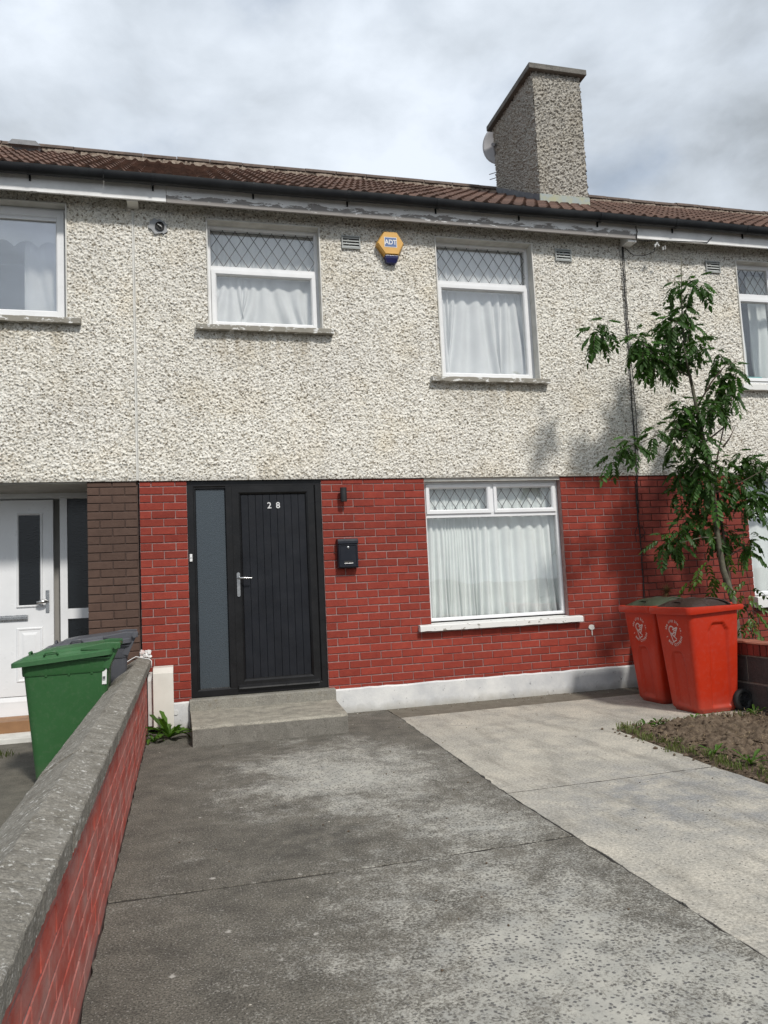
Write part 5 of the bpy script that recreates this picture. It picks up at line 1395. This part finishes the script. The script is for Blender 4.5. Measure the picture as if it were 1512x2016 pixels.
for b_ in BR:
    m = MB(); n_ = len(b_); m.tube([TP(*p) for p in b_], [.011 * (1 - .8 * i / (n_ - 1)) for i in range(n_)], 6); m.build('branch', M_TWIG if b_[-1][0] > 6.15 else M_BARK, tree, smooth=True)
CL = [(5.615, 4.33, .20, .20, 9), (5.52, 3.97, .32, .25, 17), (5.66, 3.95, .20, .25, 9), (5.577, 3.62, .33, .26, 20), (4.66, 3.74, .24, .12, 11), (5.00, 3.62, .24, .14, 12), (5.27, 3.48, .26, .15, 14), (6.03, 3.42, .26, .20, 15), (5.88, 3.10, .27, .18, 11),
      (5.551, 3.03, .34, .22, 20), (5.52, 2.70, .32, .22, 18), (4.66, 2.53, .20, .10, 10), (5.06, 2.68, .14, .06, 4), (5.73, 2.33, .42, .22, 26), (5.42, 2.18, .25, .18, 12), (6.23, 2.32, .30, .22, 18), (5.77, 2.04, .40, .17, 17), (6.36, 2.06, .16, .10, 6),
      (5.56, 1.80, .23, .13, 9), (5.30, 1.58, .30, .13, 14), (5.90, 1.63, .24, .18, 9), (6.20, 1.52, .14, .10, 5), (6.12, 1.90, .24, .14, 8)]
rl_ = random.Random(77)
# every cluster is a handful of shoot tips; leaves arch out and hang down round each tip
poses = []
for cx_, cz_, rx_, rz_, cnt in CL:
    nsub = max(1, round(cnt / 3.0))
    for k in range(nsub):
        th_ = rl_.uniform(0, 2 * math.pi); q = rl_.random() ** .5 if nsub > 1 else 0
        tip = Vector((cx_ + q * math.cos(th_) * rx_ * .66, rl_.uniform(-1, 1) * min(rx_, .26) * .75 - .05, cz_ + q * math.sin(th_) * rz_ * .72 + .07))
        nl = rl_.choice((6, 7, 8)); a0 = rl_.uniform(0, 6.28)
        for i in range(nl):
            f = i / (nl - 1)
            poses.append((tip + Vector((0, 0, -.10 * f)), (rl_.uniform(-.35, .35), -.55 + 1.15 * f + rl_.uniform(-.18, .18), a0 + i * 2.4 + rl_.uniform(-.3, .3)), (.50 + .36 * f) * rl_.uniform(.85, 1.12)))
rl_.shuffle(poses)
for base, rot_, sc_ in poses[:250]:
    place('leaf', rl_.choice(LEAVES), tree, (base.x - 5.95, base.y, base.z - .03), rot_, (sc_,) * 3)
fo = MB(); LEAFMB = []
for me_ in LEAVES: LEAFMB.append(([v.co.copy() for v in me_.vertices], [tuple(p.vertices) for p in me_.polygons], [p.material_index for p in me_.polygons]))
from mathutils import Euler
for base, rot_, sc_ in poses[250:]:
    M4 = Matrix.Translation((base.x - 5.95, base.y, base.z - .03)) @ Euler(rot_).to_matrix().to_4x4() @ Matrix.Scale(sc_, 4)
    vs_, fs_, ms_ = rl_.choice(LEAFMB); k0 = len(fo.v)
    fo.v += [tuple(M4 @ v) for v in vs_]; fo.f += [tuple(i + k0 for i in f) for f in fs_]; fo.m += ms_
if fo.v: tag(fo.build('foliage', [M_LEAF, M_TWIG], tree, fix=False), kind='stuff')
for _ in range(9):
    place('leaf', rl_.choice(LEAVESY), tree, (rl_.uniform(5.35, 5.80) - 5.95, rl_.uniform(-.3, .0), rl_.uniform(1.12, 1.42)), (rl_.uniform(-.3, .3), rl_.uniform(-.1, .6), rl_.uniform(0, 6.28)), (rl_.uniform(.9, 1.25),) * 3)
# seedlings behind the low wall
def seedling(x, y, h, n, label, sm=1.0):
    t_ = tag(empty('seedling', (x, y, .03)), label, 'plant', 'seedlings behind the low wall')
    m = MB(); top = Vector((random.uniform(-.06, .06), random.uniform(-.05, .05), h)); m.tube([(0, 0, 0), top * .5 + Vector((.02, 0, 0)), top], [.007, .005, .002], 6); m.build('stem', M_TWIG, t_)
    for k in range(n):
        f = .35 + .65 * (k + .5) / n; p = top * f
        place('leaf', random.choice(LEAVESY), t_, tuple(p), (random.uniform(-.3, .3), random.uniform(-.1, .45), k * 2.4 + random.uniform(-.4, .4)), (random.uniform(.65, 1.0) * sm,) * 3)
    return t_
seedling(5.62, -1.55, 1.02, 12, 'leafy seedling just behind the wheel end of the nearer red bin')
seedling(5.80, -1.30, 1.16, 10, 'tallest seedling beside the foot of the ash tree')
seedling(5.66, -1.95, .72, 7, 'small seedling at the right edge behind the block wall', .8)
# dry seed head poking up behind the bins
t_ = tag(empty('dried_plant', (5.47, -.42, 0)), 'brown dried seed head poking up behind the red bins', 'plant')
m = MB(); m.tube([(0, 0, 0), (.01, 0, .6), (0, 0, 1.03)], [.006, .005, .004], 6); m.build('stem', M_DRY, t_)
m = MB()
for k in range(150):
    d_ = Vector((random.gauss(0, 1), random.gauss(0, 1), random.gauss(.35, .8))).normalized(); b_ = Vector((0, 0, 1.05)); s_ = random.uniform(.05, .11)
    e_ = b_ + d_ * s_ + Vector((0, 0, -.02 * random.random())); sd = d_.cross(Vector((.3, .2, 1))).normalized() * .003
    m.add([b_ + d_ * .01 - sd, b_ + d_ * .01 + sd, e_ + sd * .4, e_ - sd * .4], [(0, 1, 2, 3)])
tag(m.build('seed_head', M_DRY, t_, fix=False), kind='stuff')

# ------------------------------------------------------------------ weeds, soil litter
def blade_mesh(L, W_, curl, seed, lobed=True):
    r = random.Random(seed); n = 7; secs = []
    for k in range(n + 1):
        s = k / n; wd = W_ * (.25 + 1.1 * s) * (1 - s ** 4) ** .7
        if lobed and k % 2 and k < n: wd *= .72
        x = L * s * (1 - .25 * curl * s); z = L * (.85 * s - curl * s * s * .80)
        secs.append([(x, -wd / 2 - .0004, z + wd * .22), (x, 0, z), (x, wd / 2 + .0004, z + wd * .22)])
    m = MB(); m.loft(secs, closed=False, cap0=False, cap1=False); return m.mesh('leaf', M_WEED, fix=False)
BLADES = [blade_mesh(.20, .050, .35 + .25 * (k % 4), k) for k in range(8)]
def rosette(x, y, z, n, sc, label, cat='weed'):
    t_ = tag(empty('weed', (x, y, z)), label, cat, 'weeds')
    for k in range(n): place('leaf', random.choice(BLADES), t_, (0, 0, 0), (random.uniform(-.2, .2), random.uniform(-.35, .35), k * 2.4 + random.uniform(-.3, .3)), (sc * random.uniform(.7, 1.15),) * 3)
    return t_
rosette(.245, -.52, .01, 24, 1.25, 'large dandelion weed growing below the meter box')
rosette(.115, -.62, .0, 9, .8, 'small dandelion weed at the foot of the boundary wall')
for k, (x, y, s_, lb) in enumerate(((4.02, -2.12, .62, 'green weed at the near tip of the soil bed'), (4.18, -2.03, .55, 'green weed on the back edge of the soil bed'), (4.55, -1.99, .5, 'green weed in front of the nearer red bin'), (3.90, -3.10, .60, 'broad leaved weed on the edge of the pale slab'), (3.92, -3.42, .8, 'largest weed on the edge of the pale slab'),
                              (5.12, -2.05, .7, 'upright weed beside the bin wheel'), (4.50, -2.55, .45, 'small weed in the middle of the soil bed'), (4.55, -3.1, .45, 'small weed at the right edge of the soil bed'))):
    rosette(x, y, .008, 13, s_ * .85, lb)
def tufts(name, label, spots, n, h, mat, kind='stuff', cat='grass'):
    m = MB()
    for (x, y, z, sp) in spots:
        for _ in range(n):
            bx, by = x + random.gauss(0, sp), y + random.gauss(0, sp); hh = h * random.uniform(.5, 1.2); a_ = random.uniform(0, 6.28); ln = random.uniform(.2, .9)
            dx_, dy_ = math.cos(a_) * hh * ln, math.sin(a_) * hh * ln; wx, wy = -math.sin(a_) * .003, math.cos(a_) * .003
            m.add([(bx - wx, by - wy, z), (bx + wx, by + wy, z), (bx + dx_ * .5 + wx * .8, by + dy_ * .5 + wy * .8, z + hh * .75), (bx + dx_ * .5 - wx * .8, by + dy_ * .5 - wy * .8, z + hh * .75), (bx + dx_, by + dy_, z + hh * (.95 - .4 * ln))], [(0, 1, 2, 3), (3, 2, 4)])
    return tag(m.build(name, mat, fix=False), label, cat, kind=kind)
edge_spots = [(3.80 + .05 * math.sin(k * 1.7) + .0 + .06 * random.random() - .0185 * (k * .13), -2.05 - k * .13, .0, .035) for k in range(22)] + [(3.9 + k * .12, -1.985 - .03 * random.random(), .0, .03) for k in range(11)]
tufts('edge_grass', 'short grass and weeds along the edges of the soil bed', edge_spots, 34, .060, M_GRASS)
tufts('grass_tuft', 'small grass tuft on the neighbour drive at the left edge', [(-1.08, -.62, 0, .05), (-1.16, -.55, 0, .04), (-1.25, -.5, 0, .05)], 40, .05, M_GRASS)
m = MB()
for _ in range(520):
    x, y = random.uniform(3.74, 5.2), random.uniform(-5.0, -2.02); a_ = random.uniform(0, 6.28); L = random.uniform(.03, .16) * random.uniform(.5, 1.2); z = .045 + random.uniform(0, .02)
    c, s = math.cos(a_), math.sin(a_); w_ = random.uniform(.0010, .0018); bend = random.uniform(-.04, .04) * L
    mx_, my_, mz_ = x + c * L * .5 - s * bend, y + s * L * .5 + c * bend, z + random.uniform(.0, .012)
    m.add([(x - s * w_, y + c * w_, z), (x + s * w_, y - c * w_, z), (mx_ - s * w_, my_ + c * w_, mz_), (mx_ + s * w_, my_ - c * w_, mz_), (x + c * L, y + s * L, z - .004)], [(0, 1, 3, 2), (2, 3, 4)])
tag(m.build('straw_litter', M_STRAW, fix=False), 'dry straw and cut stems scattered over the soil bed', 'straw', kind='stuff')
m = MB()
for _ in range(1500):
    x, y = random.uniform(3.70, 5.24), random.uniform(-5.2, -1.93);
    if x < 3.80 and random.random() < .5: x -= abs(random.gauss(0, .03))
    s = random.uniform(.006, .026) * (.6 if random.random() < .5 else 1); z = (.034 if x > 3.82 - .0185 * (y * -1 - 1.9) and y < -2.02 else .006) + random.uniform(-.004, .02) * (x > 3.82)
    vs = [(x + s * random.uniform(.6, 1.2) * a, y + s * random.uniform(.6, 1.2) * b, z + s * random.uniform(.5, .9) * c) for a, b, c in ((1, 0, 0), (-1, 0, 0), (0, 1, 0), (0, -1, 0), (0, 0, 1), (0, 0, -1))]
    m.add(vs, [(0, 2, 4), (2, 1, 4), (1, 3, 4), (3, 0, 4), (2, 0, 5), (1, 2, 5), (3, 1, 5), (0, 3, 5)])
tag(m.build('soil_clods', M_SOIL, fix=False), 'crumbled clods of earth over the soil bed', 'soil', kind='stuff')
# grit and crumbs lying along the foot of the wall and on the slabs
m = MB()
for _ in range(260):
    if random.random() < .55: x, y = random.uniform(1.85, 5.2), -.03 - abs(random.gauss(0, .10))
    else: x, y = random.uniform(.1, 3.6), random.uniform(-5.5, -.5)
    s = random.uniform(.003, .009); z = s * .4
    vs = [(x + s * random.uniform(.6, 1.2) * a, y + s * random.uniform(.6, 1.2) * b, z + s * .6 * c) for a, b, c in ((1, 0, 0), (-1, 0, 0), (0, 1, 0), (0, -1, 0), (0, 0, 1), (0, 0, -1))]
    m.add(vs, [(0, 2, 4), (2, 1, 4), (1, 3, 4), (3, 0, 4), (2, 0, 5), (1, 2, 5), (3, 1, 5), (0, 3, 5)], random.choice((0, 0, 1)))
tag(m.build('grit', [M_SOIL, M_PATH], fix=False), 'loose grit along the wall foot and on the slabs', 'grit', kind='stuff')
